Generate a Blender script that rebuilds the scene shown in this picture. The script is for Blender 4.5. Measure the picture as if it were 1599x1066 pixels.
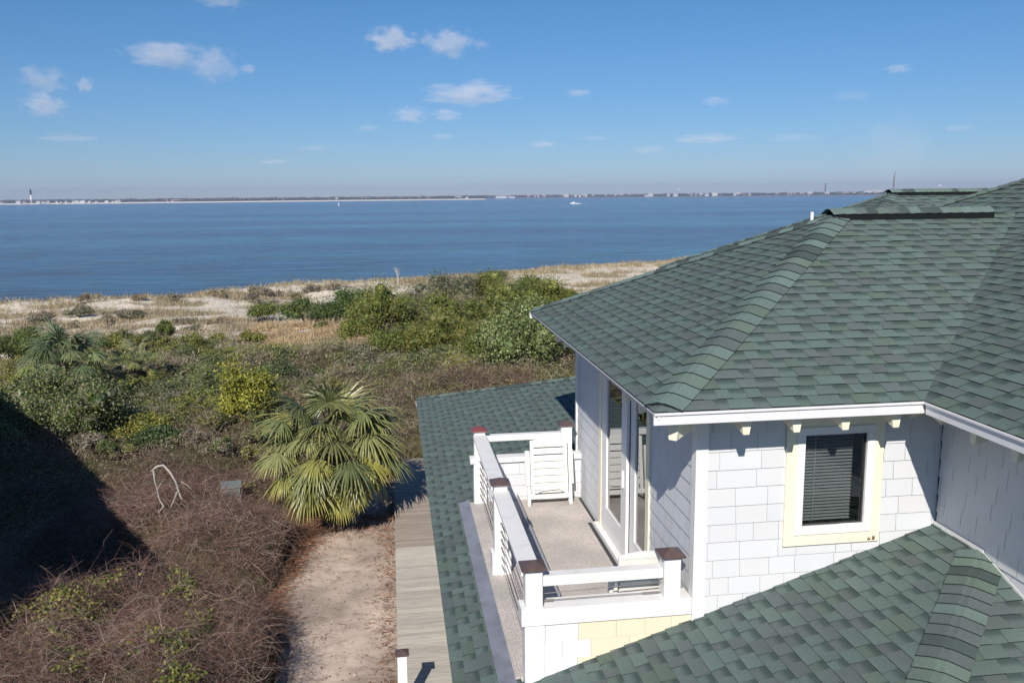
import bpy, math, random
import numpy as np
from mathutils import Vector
R = math.radians
scene = bpy.context.scene
for o in list(bpy.data.objects): bpy.data.objects.remove(o)

# ------------------------------------------------------------------ camera
F_PX, PITCH, ROLL, YAW = 1350.0, R(9.545), R(-0.546), R(7.87)
CAM = np.array([-2.803, -7.532, 4.605])
_cy, _sy = math.cos(YAW), math.sin(YAW)
FWD = np.array([_sy*math.cos(PITCH), _cy*math.cos(PITCH), -math.sin(PITCH)])
_r0 = np.array([_cy, -_sy, 0.0]); _u0 = np.cross(_r0, FWD)
RGT = math.cos(ROLL)*_r0 + math.sin(ROLL)*_u0
UPV = -math.sin(ROLL)*_r0 + math.cos(ROLL)*_u0
cam_d = bpy.data.cameras.new("camera"); cam = bpy.data.objects.new("camera", cam_d)
scene.collection.objects.link(cam); scene.camera = cam
from mathutils import Matrix
cam.matrix_world = Matrix(((RGT[0], UPV[0], -FWD[0], CAM[0]), (RGT[1], UPV[1], -FWD[1], CAM[1]),
                           (RGT[2], UPV[2], -FWD[2], CAM[2]), (0, 0, 0, 1)))
cam_d.sensor_width = 36.0; cam_d.lens = F_PX/1599.0*36.0
cam_d.clip_start = 0.1; cam_d.clip_end = 80000.0
def ground_at(x, y, z):
    d = FWD*F_PX + RGT*(x-800) - UPV*(y-533)
    return CAM + d*((z-CAM[2])/d[2])

# ------------------------------------------------------------------ light
SUN = np.array([1.0, 2.9, -2.24])                     # direction the sunlight travels
world = bpy.data.worlds.new("World"); scene.world = world; world.use_nodes = True
wn = world.node_tree.nodes; wl = world.node_tree.links
bg = wn["Background"]; sky = wn.new("ShaderNodeTexSky"); sky.sky_type = 'NISHITA'
sky.sun_disc = False; sky.sun_elevation = R(36); sky.sun_rotation = R(199)
sky.altitude = 0; sky.air_density = 1.0; sky.dust_density = 0.0; sky.ozone_density = 6.0
tint = wn.new("ShaderNodeMix"); tint.data_type = 'RGBA'; tint.blend_type = 'MULTIPLY'; tint.inputs['Factor'].default_value = 1.0
tcw = wn.new("ShaderNodeTexCoord"); sxyz = wn.new("ShaderNodeSeparateXYZ"); rampw = wn.new("ShaderNodeValToRGB")
wl.new(tcw.outputs['Generated'], sxyz.inputs[0]); wl.new(sxyz.outputs['Z'], rampw.inputs[0]); wl.new(rampw.outputs[0], tint.inputs[7])
rampw.color_ramp.elements[0].position = 0.0; rampw.color_ramp.elements[0].color = (0.66, 0.76, 1.0, 1)
rampw.color_ramp.elements[1].position = 0.20; rampw.color_ramp.elements[1].color = (0.57, 0.87, 1.04, 1)
wl.new(sky.outputs[0], tint.inputs[6]); wl.new(tint.outputs[2], bg.inputs[0]); bg.inputs[1].default_value = 0.077
sl = bpy.data.lights.new("sun", 'SUN'); sl.energy = 4.9; sl.angle = R(0.53); sl.color = (1.0, 0.94, 0.84)
so = bpy.data.objects.new("sun", sl); scene.collection.objects.link(so)
so.rotation_euler = Vector(SUN).to_track_quat('-Z', 'Y').to_euler(); so.location = (-20, -30, 60)
scene.view_settings.view_transform = 'Standard'; scene.view_settings.look = 'None'
scene.view_settings.exposure = 0.12; scene.view_settings.gamma = 1.0
scene.cycles.max_bounces = 6; scene.cycles.diffuse_bounces = 2; scene.cycles.glossy_bounces = 3
scene.cycles.transparent_max_bounces = 8; scene.cycles.volume_bounces = 3
scene.cycles.use_denoising = True

# ------------------------------------------------------------------ helpers
COL = scene.collection
def tag(o, label=None, cat=None, group=None, kind=None):
    if label: o['label'] = label
    if cat: o['category'] = cat
    if group: o['group'] = group
    if kind: o['kind'] = kind
    return o
def empty(name, loc=(0, 0, 0), rz=0.0):
    o = bpy.data.objects.new(name, None); COL.objects.link(o); o.location = loc; o.rotation_euler = (0, 0, rz); return o
class MB:
    def __init__(s): s.v = []; s.f = []; s.c = []; s.mi = []
    def face(s, pts, col=(1, 1, 1), mi=0):
        i = len(s.v); n = len(pts); s.v.extend([tuple(p) for p in pts]); s.f.append(tuple(range(i, i+n)))
        if len(col) == 3 and not hasattr(col[0], '__len__'): s.c.extend([col]*n)
        else: s.c.extend(col)
        s.mi.append(mi)
    def hexa(s, p, col=(1, 1, 1), mi=0):       # p: 8 corners, bottom 4 ccw then top 4
        for q in ((3, 2, 1, 0), (4, 5, 6, 7), (0, 1, 5, 4), (1, 2, 6, 5), (2, 3, 7, 6), (3, 0, 4, 7)):
            s.face([p[k] for k in q], col, mi)
    def box(s, x0, y0, z0, x1, y1, z1, col=(1, 1, 1), mi=0):
        s.hexa([(x0, y0, z0), (x1, y0, z0), (x1, y1, z0), (x0, y1, z0), (x0, y0, z1), (x1, y0, z1), (x1, y1, z1), (x0, y1, z1)], col, mi)
    def bar(s, a, b, w, h, up=(0, 0, 1), col=(1, 1, 1), mi=0):
        a = Vector(a); b = Vector(b); d = (b-a).normalized(); sd = d.cross(Vector(up)).normalized(); u = sd.cross(d)
        sd = sd*w/2; u = u*h/2
        s.hexa([a-sd-u, a+sd-u, b+sd-u, b-sd-u, a-sd+u, a+sd+u, b+sd+u, b-sd+u], col, mi)
    def tube(s, pts, rad, n=6, col=(1, 1, 1), mi=0):
        pts = [Vector(p) for p in pts]
        if not hasattr(rad, '__len__'): rad = [rad]*len(pts)
        rings = []
        for i, p in enumerate(pts):
            d = (pts[min(i+1, len(pts)-1)]-pts[max(i-1, 0)]).normalized()
            a = d.cross(Vector((0.13, 0.31, 1))).normalized(); b = d.cross(a)
            rings.append([p+(a*math.cos(6.2832*k/n)+b*math.sin(6.2832*k/n))*rad[i] for k in range(n)])
        for i in range(len(rings)-1):
            for k in range(n): s.face([rings[i][k], rings[i][(k+1) % n], rings[i+1][(k+1) % n], rings[i+1][k]], col, mi)
        s.face(rings[0], col, mi); s.face(rings[-1][::-1], col, mi)
    def build(s, name, mats, parent=None, smooth=False, bevel=0, merge=False):
        me = bpy.data.meshes.new(name); me.from_pydata(s.v, [], s.f)
        at = me.color_attributes.new("Col", 'FLOAT_COLOR', 'CORNER')
        arr = np.ones((len(s.c), 4), dtype=np.float32); arr[:, :3] = np.array(s.c, dtype=np.float32)
        at.data.foreach_set("color", arr.ravel())
        if not isinstance(mats, (list, tuple)): mats = [mats]
        for m in mats: me.materials.append(m)
        me.polygons.foreach_set("material_index", s.mi)
        if merge or bevel:
            import bmesh
            bm = bmesh.new(); bm.from_mesh(me); bmesh.ops.remove_doubles(bm, verts=bm.verts, dist=1e-4)
            bmesh.ops.recalc_face_normals(bm, faces=bm.faces); bm.to_mesh(me); bm.free()
        if smooth: me.polygons.foreach_set("use_smooth", [True]*len(me.polygons))
        o = bpy.data.objects.new(name, me); COL.objects.link(o)
        if parent: o.parent = parent
        if bevel:
            m = o.modifiers.new("b", 'BEVEL'); m.width = bevel; m.segments = 2; m.limit_method = 'ANGLE'
        return o
def np_mesh(name, V, Fc, C, mat, parent=None, smooth=False):
    """V (n,3); Fc (m,k) faces of k corners; C (m,3) colour per face or (n,3) per vertex"""
    me = bpy.data.meshes.new(name); V = np.asarray(V, np.float32); Fc = np.asarray(Fc, np.int32); m, k = Fc.shape
    me.vertices.add(len(V)); me.vertices.foreach_set("co", V.ravel())
    me.loops.add(m*k); me.loops.foreach_set("vertex_index", Fc.ravel())
    me.polygons.add(m); me.polygons.foreach_set("loop_start", np.arange(0, m*k, k, dtype=np.int32))
    me.polygons.foreach_set("loop_total", np.full(m, k, dtype=np.int32))
    if smooth: me.polygons.foreach_set("use_smooth", np.ones(m, dtype=bool))
    me.update(calc_edges=True)
    at = me.color_attributes.new("Col", 'FLOAT_COLOR', 'CORNER'); arr = np.ones((m*k, 4), np.float32)
    C = np.asarray(C, np.float32)
    arr[:, :3] = np.repeat(C, k, axis=0) if len(C) == m and len(C) != len(V) else C[Fc.ravel()]
    at.data.foreach_set("color", arr.ravel()); me.materials.append(mat)
    o = bpy.data.objects.new(name, me); COL.objects.link(o)
    if parent: o.parent = parent
    return o

# numpy value noise
def _h(ix, iy, s):
    n = (ix.astype(np.int64)*374761393 + iy.astype(np.int64)*668265263 + s*1442695041) & 0xffffffff
    n = ((n ^ (n >> 13))*1274126177) & 0xffffffff
    return ((n ^ (n >> 16)) & 0xffff)/65535.0
def vnoise(x, y, s=0):
    x = np.asarray(x, float); y = np.asarray(y, float)
    ix = np.floor(x); iy = np.floor(y); fx = x-ix; fy = y-iy; fx = fx*fx*(3-2*fx); fy = fy*fy*(3-2*fy)
    a = _h(ix, iy, s); b = _h(ix+1, iy, s); c = _h(ix, iy+1, s); d = _h(ix+1, iy+1, s)
    return (a*(1-fx)+b*fx)*(1-fy)+(c*(1-fx)+d*fx)*fy
def fbm(x, y, s=0, o=4):
    x = np.asarray(x, float); y = np.asarray(y, float)
    t = 0; a = .5; n = 0
    for k in range(o): t = t+a*vnoise(x*2**k+k*17.3, y*2**k-k*9.1, s+k); n += a; a *= .5
    return t/n
def in_poly(x, y, P):
    x = np.asarray(x); y = np.asarray(y); r = np.zeros(x.shape, bool); n = len(P)
    for i in range(n):
        x0, y0 = P[i]; x1, y1 = P[(i+1) % n]
        if y0 == y1: continue
        c = ((y0 > y) != (y1 > y)) & (x < (x1-x0)*(y-y0)/(y1-y0)+x0); r ^= c
    return r
def sstep(a, b, x):
    t = np.clip((x-a)/(b-a), 0, 1); return t*t*(3-2*t)

# ------------------------------------------------------------------ materials
def nmat(name):
    m = bpy.data.materials.new(name); m.use_nodes = True; return m, m.node_tree.nodes, m.node_tree.links, m.node_tree.nodes["Principled BSDF"]
def paint(name, col=None, rough=0.5, var=0.1, scale=6.0, bump=0.0, bscale=60.0, spec=0.5, metal=0.0, trans=0.0, dirt=None, dscale=2.0, damt=0.3):
    """flat or attribute colour with procedural wear; col None = read attribute Col"""
    m, n, l, p = nmat(name)
    tc = n.new("ShaderNodeTexCoord")
    nz = n.new("ShaderNodeTexNoise"); nz.inputs['Scale'].default_value = scale; nz.inputs['Detail'].default_value = 6
    l.new(tc.outputs['Object'], nz.inputs['Vector'])
    mr = n.new("ShaderNodeMapRange"); mr.inputs['From Min'].default_value = .25; mr.inputs['From Max'].default_value = .75
    mr.inputs['To Min'].default_value = 1-var; mr.inputs['To Max'].default_value = 1+var
    l.new(nz.outputs[0], mr.inputs['Value'])
    mx = n.new("ShaderNodeVectorMath"); mx.operation = 'SCALE'
    if col is None:
        at = n.new("ShaderNodeAttribute"); at.attribute_name = "Col"; l.new(at.outputs['Color'], mx.inputs[0])
    else: mx.inputs[0].default_value = col
    l.new(mr.outputs[0], mx.inputs['Scale'])
    src = mx.outputs[0]
    if dirt:
        d = n.new("ShaderNodeTexNoise"); d.inputs['Scale'].default_value = dscale; d.inputs['Detail'].default_value = 8; d.inputs['Roughness'].default_value = .7
        l.new(tc.outputs['Object'], d.inputs['Vector'])
        r2 = n.new("ShaderNodeMapRange"); r2.inputs['From Min'].default_value = .5; r2.inputs['From Max'].default_value = .72
        r2.inputs['To Min'].default_value = 0; r2.inputs['To Max'].default_value = damt; l.new(d.outputs[0], r2.inputs['Value'])
        mm = n.new("ShaderNodeMix"); mm.data_type = 'RGBA'; l.new(r2.outputs[0], mm.inputs['Factor'])
        l.new(src, mm.inputs[6]); mm.inputs[7].default_value = (*dirt, 1); src = mm.outputs[2]
    l.new(src, p.inputs['Base Color'])
    p.inputs['Roughness'].default_value = rough; p.inputs['Specular IOR Level'].default_value = spec; p.inputs['Metallic'].default_value = metal
    if bump:
        b = n.new("ShaderNodeBump"); b.inputs['Strength'].default_value = bump; b.inputs['Distance'].default_value = .01
        nb = n.new("ShaderNodeTexNoise"); nb.inputs['Scale'].default_value = bscale; nb.inputs['Detail'].default_value = 4
        l.new(tc.outputs['Object'], nb.inputs['Vector']); l.new(nb.outputs[0], b.inputs['Height']); l.new(b.outputs[0], p.inputs['Normal'])
    if trans:
        out = n['Material Output']; ts = n.new("ShaderNodeBsdfTranslucent"); l.new(src, ts.inputs[0])
        ms = n.new("ShaderNodeMixShader"); ms.inputs[0].default_value = trans
        l.new(p.outputs[0], ms.inputs[1]); l.new(ts.outputs[0], ms.inputs[2]); l.new(ms.outputs[0], out.inputs['Surface'])
    return m
M_shingle = paint("asphalt_shingle", None, .9, .26, 110, .6, 350, .25, dirt=(.075, .105, .095), dscale=.9, damt=.35)
M_roofdeck = paint("roof_deck", None, .8, .1)
M_siding = paint("painted_shakes", None, .55, .03, 3, .12, 40, .3, dirt=(.45, .42, .40), dscale=1.5, damt=.12)
M_gap = paint("siding_backing", (.36, .38, .40), .9)
M_white = paint("white_trim", (.80, .79, .785), .45, .025, 4, .05, 30, .4, dirt=(.50, .47, .43), dscale=4.5, damt=.38)
M_fascia = paint("fascia_paint", (.74, .73, .75), .45, .03, 3, spec=.4, dirt=(.45, .43, .42), dscale=3, damt=.3)
M_cream = paint("cream_trim", (.84, .80, .63), .5, .03, 4, .05, 30, .3, dirt=(.5, .42, .28), dscale=3, damt=.2)
M_cap = paint("post_cap", None, .4, .2, 12, spec=.5)
M_mat = None
M_resin = paint("white_resin", (.80, .79, .75), .35, .02, 5, spec=.5)
M_cable = paint("cable_steel", (.32, .30, .28), .4, .1, metal=.7)
M_lead = paint("flashing_metal", (.21, .22, .265), .55, .18, 3, .2, 8, .5, dirt=(.12, .12, .14), dscale=2.5, damt=.8)
M_black = paint("ridge_vent_plastic", (.012, .014, .015), .95, .1, spec=.1)
M_wood = None
M_leaf = paint("leaves", None, .5, .25, 1.2, spec=.35, trans=.22)
M_frond = paint("palm_leaf", None, .38, .12, 2, spec=.5, trans=.18)
M_twig = paint("twigs", None, .85, .25, 2.5, spec=.2)
M_drape = paint("thicket_floor", None, .95, .6, 5, 1.0, 14, .1)
M_bark = paint("bark", (.17, .13, .10), .9, .4, 8, .8, 20, .2)
M_dry = paint("bleached_wood", (.42, .38, .34), .8, .2, 8, .4, 30, .2)
M_dark = paint("room_dark", (.05, .05, .05), .9)
M_far = paint("far_paint", None, .8, .05, spec=.2)
M_blind = paint("blinds", (.38, .40, .40), .6, .05)

def glass_mat(name, refl_ior, tint):
    m, n, l, p = nmat(name); out = n['Material Output']
    n.remove(p)
    fr = n.new("ShaderNodeFresnel"); fr.inputs['IOR'].default_value = refl_ior
    tr = n.new("ShaderNodeBsdfTransparent"); tr.inputs[0].default_value = (*tint, 1)
    gl = n.new("ShaderNodeBsdfGlossy"); gl.inputs['Roughness'].default_value = 0.01; gl.inputs['Color'].default_value = (.95, .97, 1, 1)
    tc = n.new("ShaderNodeTexCoord"); nz = n.new("ShaderNodeTexNoise"); nz.inputs['Scale'].default_value = 1.5
    b = n.new("ShaderNodeBump"); b.inputs['Strength'].default_value = .03; b.inputs['Distance'].default_value = .02
    l.new(tc.outputs['Object'], nz.inputs['Vector']); l.new(nz.outputs[0], b.inputs['Height']); l.new(b.outputs[0], gl.inputs['Normal'])
    mx = n.new("ShaderNodeMixShader"); l.new(fr.outputs[0], mx.inputs[0]); l.new(tr.outputs[0], mx.inputs[1]); l.new(gl.outputs[0], mx.inputs[2])
    l.new(mx.outputs[0], out.inputs['Surface']); return m
M_doorglass = glass_mat("door_glass", 3.4, (.32, .35, .34))
M_winglass = glass_mat("window_glass", 1.5, (.78, .80, .80))

def deckmat():
    m, n, l, p = nmat("perforated_mat"); tc = n.new("ShaderNodeTexCoord")
    vo = n.new("ShaderNodeTexVoronoi"); vo.inputs['Scale'].default_value = 30; vo.inputs['Randomness'].default_value = .35
    l.new(tc.outputs['Object'], vo.inputs['Vector'])
    r = n.new("ShaderNodeMapRange"); r.inputs['From Min'].default_value = .16; r.inputs['From Max'].default_value = .36
    l.new(vo.outputs['Distance'], r.inputs['Value'])
    nz = n.new("ShaderNodeTexNoise"); nz.inputs['Scale'].default_value = 1.1; nz.inputs['Detail'].default_value = 7; l.new(tc.outputs['Object'], nz.inputs['Vector'])
    cr = n.new("ShaderNodeValToRGB"); cr.color_ramp.elements[0].position = .38; cr.color_ramp.elements[0].color = (.44, .41, .38, 1)
    cr.color_ramp.elements[1].position = .62; cr.color_ramp.elements[1].color = (.60, .53, .50, 1); l.new(nz.outputs[0], cr.inputs[0])
    mx = n.new("ShaderNodeMix"); mx.data_type = 'RGBA'; l.new(r.outputs[0], mx.inputs['Factor'])
    mx.inputs[6].default_value = (.27, .25, .235, 1); l.new(cr.outputs[0], mx.inputs[7]); l.new(mx.outputs[2], p.inputs['Base Color'])
    p.inputs['Roughness'].default_value = .8; return m
M_mat = deckmat()
def boardmat():
    m, n, l, p = nmat("weathered_boards"); at = n.new("ShaderNodeAttribute"); at.attribute_name = "Col"
    tc = n.new("ShaderNodeTexCoord"); mp = n.new("ShaderNodeMapping"); mp.inputs['Scale'].default_value = (1.5, 30, 1); l.new(tc.outputs['Object'], mp.inputs[0])
    nz = n.new("ShaderNodeTexNoise"); nz.inputs['Scale'].default_value = 2; nz.inputs['Detail'].default_value = 6; l.new(mp.outputs[0], nz.inputs['Vector'])
    r = n.new("ShaderNodeMapRange"); r.inputs['From Min'].default_value = .3; r.inputs['From Max'].default_value = .7; r.inputs['To Min'].default_value = .75; r.inputs['To Max'].default_value = 1.2; l.new(nz.outputs[0], r.inputs['Value'])
    mx = n.new("ShaderNodeVectorMath"); mx.operation = 'SCALE'; l.new(at.outputs['Color'], mx.inputs[0]); l.new(r.outputs[0], mx.inputs['Scale'])
    l.new(mx.outputs[0], p.inputs['Base Color']); p.inputs['Roughness'].default_value = .85; return m
M_wood = boardmat()

# ------------------------------------------------------------------ terrain
WATER_Z = -8.9
def shore_s(x, y):                                    # signed metres from the water line, negative on land
    return (y-(143+0.5*x)-6*(fbm(x/40, y/40, 5)-.5))/1.118
CLEAR = [tuple(ground_at(a, b, -4.1)[:2]) for a, b in [(478, 800), (545, 760), (612, 745), (640, 720), (640, 1066), (640, 1300), (400, 1300), (415, 1066), (420, 960), (452, 870)]]
def terrain(x, y):
    s = shore_s(x, y)
    z = -4.1 - 3.1*sstep(-100, -42, s) - 2.3*sstep(-26, -4, s) - 2.5*sstep(0, 25, s)
    dune = sstep(-110, -70, s)*(1-sstep(-24, -8, s))
    z = z + dune*1.5*(fbm(x/11, y/7, 3, 4)-.5) + .35*(fbm(x/3, y/3, 9, 4)-.5)*sstep(-118, -90, s)
    z = z + sstep(-40, -30, s)*(1-sstep(-22, -12, s))*(.25+.9*(fbm(x/8, y/8, 21)-.5))
    z = z + dune*.45*(fbm(x/2.2, y/1.8, 33, 3)-.5)
    return z + .05*(fbm(x*1.3, y*1.3, 31, 3)-.5)
def axis(lo, hi, fine, flo, fhi, k=1.12):
    a = list(np.arange(flo, fhi, fine)); st = fine; v = a[-1]
    while v < hi: st *= k; v += st; a.append(v)
    st = fine; v = a[0]; b = []
    while v > lo: st *= k; v -= st; b.append(v)
    return np.array(b[::-1]+a)
gx = axis(-9000, 9000, .6, -60, 75); gy = axis(-400, 260, .6, -4, 150)
X, Y = np.meshgrid(gx, gy); Z = terrain(X, Y)
nx, ny = len(gx), len(gy)
idx = np.arange(nx*ny).reshape(ny, nx)
FQ = np.stack([idx[:-1, :-1].ravel(), idx[:-1, 1:].ravel(), idx[1:, 1:].ravel(), idx[1:, :-1].ravel()], 1)
def ground_colour(x, y):
    s = shore_s(x, y)
    sand_far = np.array([.62, .555, .46]); grass = np.array([.27, .225, .15]); soil = np.array([.12, .085, .06]); sand_near = np.array([.55, .445, .37])
    g = sstep(.45, .60, fbm(x/5.5, y/3, 41, 5)); gfar = (1-g)[..., None]*sand_far+g[..., None]*grass
    t = sstep(-84, -70, s+10*(fbm(x/7, y/7, 43)-.5))[..., None]
    c = soil*(1-t)+gfar*t
    inside = in_poly(x+1.2*(fbm(x, y, 51, 3)-.5), y+1.2*(fbm(x, y, 52, 3)-.5), CLEAR)
    patch = sstep(.40, .62, fbm(x*.9, y*.9, 55, 5))[..., None]
    near = sand_near*(1-.35*patch)
    return np.where(inside[..., None], near, c)
GC = ground_colour(X, Y).reshape(-1, 3)
M_ground = paint("sandy_ground", None, .95, .22, 2.5, .8, 12, .1, dirt=(.13, .10, .075), dscale=3.5, damt=.5)
tag(np_mesh("ground", np.stack([X, Y, Z], -1).reshape(-1, 3), FQ, GC, M_ground, smooth=True), kind='structure')

# water
def watermat():
    m, n, l, p = nmat("sea_water"); tc = n.new("ShaderNodeTexCoord")
    big = n.new("ShaderNodeTexNoise"); big.inputs['Scale'].default_value = .006; big.inputs['Detail'].default_value = 4
    mp = n.new("ShaderNodeMapping"); mp.inputs['Scale'].default_value = (.35, 1.6, 1); mp.inputs['Rotation'].default_value = (0, 0, R(10)); l.new(tc.outputs['Object'], mp.inputs[0]); l.new(mp.outputs[0], big.inputs['Vector'])
    cr = n.new("ShaderNodeValToRGB"); cr.color_ramp.elements[0].position = .40; cr.color_ramp.elements[0].color = (.008, .070, .195, 1)
    cr.color_ramp.elements[1].position = .60; cr.color_ramp.elements[1].color = (.026, .155, .285, 1); l.new(big.outputs[0], cr.inputs[0])
    mr_ = n.new("ShaderNodeMapping"); mr_.inputs['Scale'].default_value = (.05, .42, 1); mr_.inputs['Rotation'].default_value = (0, 0, R(-9)); l.new(tc.outputs['Object'], mr_.inputs[0])
    rip = n.new("ShaderNodeTexNoise"); rip.inputs['Scale'].default_value = 1.0; rip.inputs['Detail'].default_value = 7; rip.inputs['Roughness'].default_value = .7; l.new(mr_.outputs[0], rip.inputs['Vector'])
    rr_ = n.new("ShaderNodeMapRange"); rr_.inputs['From Min'].default_value = .34; rr_.inputs['From Max'].default_value = .66; rr_.inputs['To Min'].default_value = .15; rr_.inputs['To Max'].default_value = 1.75; l.new(rip.outputs[0], rr_.inputs['Value'])
    sc_ = n.new("ShaderNodeVectorMath"); sc_.operation = 'SCALE'; l.new(cr.outputs[0], sc_.inputs[0]); l.new(rr_.outputs[0], sc_.inputs['Scale']); l.new(sc_.outputs[0], p.inputs['Base Color'])  # ripple light and dark painted into the base colour, besides the bump
    mp2 = n.new("ShaderNodeMapping"); mp2.inputs['Scale'].default_value = (.14, .8, 1); mp2.inputs['Rotation'].default_value = (0, 0, R(-12)); l.new(tc.outputs['Object'], mp2.inputs[0])
    w1 = n.new("ShaderNodeTexNoise"); w1.inputs['Scale'].default_value = .55; w1.inputs['Detail'].default_value = 8; w1.inputs['Roughness'].default_value = .62; l.new(mp2.outputs[0], w1.inputs['Vector'])
    b = n.new("ShaderNodeBump"); b.inputs['Strength'].default_value = 1.0; b.inputs['Distance'].default_value = 3.0
    l.new(w1.outputs[0], b.inputs['Height']); l.new(b.outputs[0], p.inputs['Normal'])
    p.inputs['Roughness'].default_value = .12; p.inputs['IOR'].default_value = 1.33; p.inputs['Specular IOR Level'].default_value = .15
    return m
mw = MB(); mw.face([(-40000, 20, WATER_Z), (40000, 20, WATER_Z), (40000, 40000, WATER_Z), (-40000, 40000, WATER_Z)])
tag(mw.build("sea", watermat()), kind='structure')

# ------------------------------------------------------------------ house
house = empty("beach_house", (0, 0, 0))
tag(house, "pale shingle-sided beach house with green shingle roofs and a small white-railed balcony", "house")
K = .465; EZ = 2.76
LIGHT = np.array([.126, .176, .162]); GREY = np.array([.122, .152, .151]); GRN = np.array([.118, .162, .136]); DARK = np.array([.026, .048, .045]); PURP = np.array([.118, .142, .139])

def clip_poly(poly, clip):
    """Sutherland-Hodgman, clip convex (either winding)"""
    a = sum(clip[i][0]*clip[(i+1) % len(clip)][1]-clip[(i+1) % len(clip)][0]*clip[i][1] for i in range(len(clip)))
    if a < 0: clip = clip[::-1]
    out = poly
    for i in range(len(clip)):
        if len(out) < 3: return []
        ax, ay = clip[i]; bx, by = clip[(i+1) % len(clip)]; ex, ey = bx-ax, by-ay; res = []
        for j in range(len(out)):
            p = out[j]; q = out[(j+1) % len(out)]
            sp = ex*(p[1]-ay)-ey*(p[0]-ax); sq = ex*(q[1]-ay)-ey*(q[0]-ax)
            if sp >= -1e-9: res.append(p)
            if (sp > 1e-9 and sq < -1e-9) or (sp < -1e-9 and sq > 1e-9):
                t = sp/(sp-sq); res.append((p[0]+(q[0]-p[0])*t, p[1]+(q[1]-p[1])*t))
        out = res
    return out if len(out) >= 3 else []

def shingles(mb, O, U, V, pieces, seed, expo=.143):
    """O origin on the eave, U along it, V up the slope (unit). pieces: convex uv polygons."""
    O = np.array(O, float); U = np.array(U, float); V = np.array(V, float); N = np.cross(U, V)
    if N[2] < 0: N = -N
    for P in pieces:
        u0 = min(p[0] for p in P); u1 = max(p[0] for p in P); v0 = min(p[1] for p in P); v1 = max(p[1] for p in P)
        for k in range(int(math.floor(v0/expo)), int(math.ceil(v1/expo))+1):
            rnd = random.Random(seed*7919+k); cells = []; u = -30+rnd.random()*.4; tone = LIGHT; gap = False
            while u < u1+1:
                w = rnd.uniform(.11, .20) if gap else rnd.uniform(.12, .30)
                if u+w > u0-.1:
                    r = rnd.random(); t = rnd.random()
                    base = LIGHT if r < .50 else GREY if r < .76 else GRN if r < .90 else PURP
                    base = base*(.93+.14*t); cells.append((u, u+w, gap, base))
                else: rnd.random(); rnd.random()
                u += w; gap = not gap
            va, vb = k*expo, (k+1)*expo
            sks = [rnd.uniform(-.012, .012) for _ in range(len(cells)+1)]
            for ci, (ua, ub, gp, base) in enumerate(cells):
                sk, sk2 = sks[ci], sks[ci+1]
                hi = .0045 if gp else .011
                rows = [(va, va+.40*expo), (va+.40*expo, va+.78*expo), (va+.78*expo, vb)] if gp else [(va, vb)]
                for ri, (a, b) in enumerate(rows):
                    q = clip_poly([(ua+sk*(1-2*(a-va)/expo), a), (ub+sk2*(1-2*(a-va)/expo), a), (ub+sk2*(1-2*(b-va)/expo), b), (ua+sk*(1-2*(b-va)/expo), b)], P)
                    if not q: continue
                    pts = []; cols = []
                    for (uu, vv) in q:
                        t = (vv-va)/expo; off = hi*(1-t)+.001
                        pts.append(O+U*uu+V*vv+N*off)
                        gm = min(1, max(0, (t-.40)/.38))
                        if gp: cols.append(base*.97*(1-gm)+(DARK*.8+base*.30)*gm)
                        else: cols.append(base*(1.03-.10*t))
                    mb.face(pts, [tuple(c) for c in cols])
                    if ri == 0:
                        for j in range(len(q)):
                            p0, p1 = q[j], q[(j+1) % len(q)]
                            if abs(p0[1]-va) < 1e-6 and abs(p1[1]-va) < 1e-6:
                                A = O+U*p0[0]+V*p0[1]; B = O+U*p1[0]+V*p1[1]
                                mb.face([A+N*(hi+.001), B+N*(hi+.001), B-N*.004, A-N*.004], (.02, .03, .03))

def roof(name, O, U, V, pieces, seed, thick=.05, parent=house):
    """pieces in plan-true uv; builds shingles and a solid deck under them"""
    mb = MB(); U = np.array(U, float); V = np.array(V, float)/np.linalg.norm(V); shingles(mb, O, U, V, pieces, seed)
    N = np.cross(U, V); N = N if N[2] > 0 else -N
    for P in pieces:
        top = [np.array(O)+U*a+V*b-N*.006 for a, b in P]; bot = [p-N*thick for p in top]
        mb.face(top, (.05, .06, .06), 1); mb.face(bot[::-1], (.4, .4, .39), 1)
        for i in range(len(P)):
            j = (i+1) % len(P); mb.face([top[i], bot[i], bot[j], top[j]], (.05, .06, .06), 1)
    return mb.build(name, [M_shingle, M_roofdeck], parent)

def slope(px, py, ax, ay, k, ez):
    pass
def uvp(pts, O, U, k, inward):
    """plan points -> uv on slope. inward: unit plan vector up the slope"""
    L = math.sqrt(1+k*k); r = []
    for x, y in pts:
        dx, dy = x-O[0], y-O[1]; r.append((dx*U[0]+dy*U[1], (dx*inward[0]+dy*inward[1])*L))
    return r
def slope_roof(name, pieces, O, U, inward, k, seed, parent=house, thick=.05):
    L = math.sqrt(1+k*k); V = (inward[0]/L, inward[1]/L, k/L)
    return roof(name, O, U, V, [uvp(p, O, U, k, inward) for p in pieces], seed, thick, parent)

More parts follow.
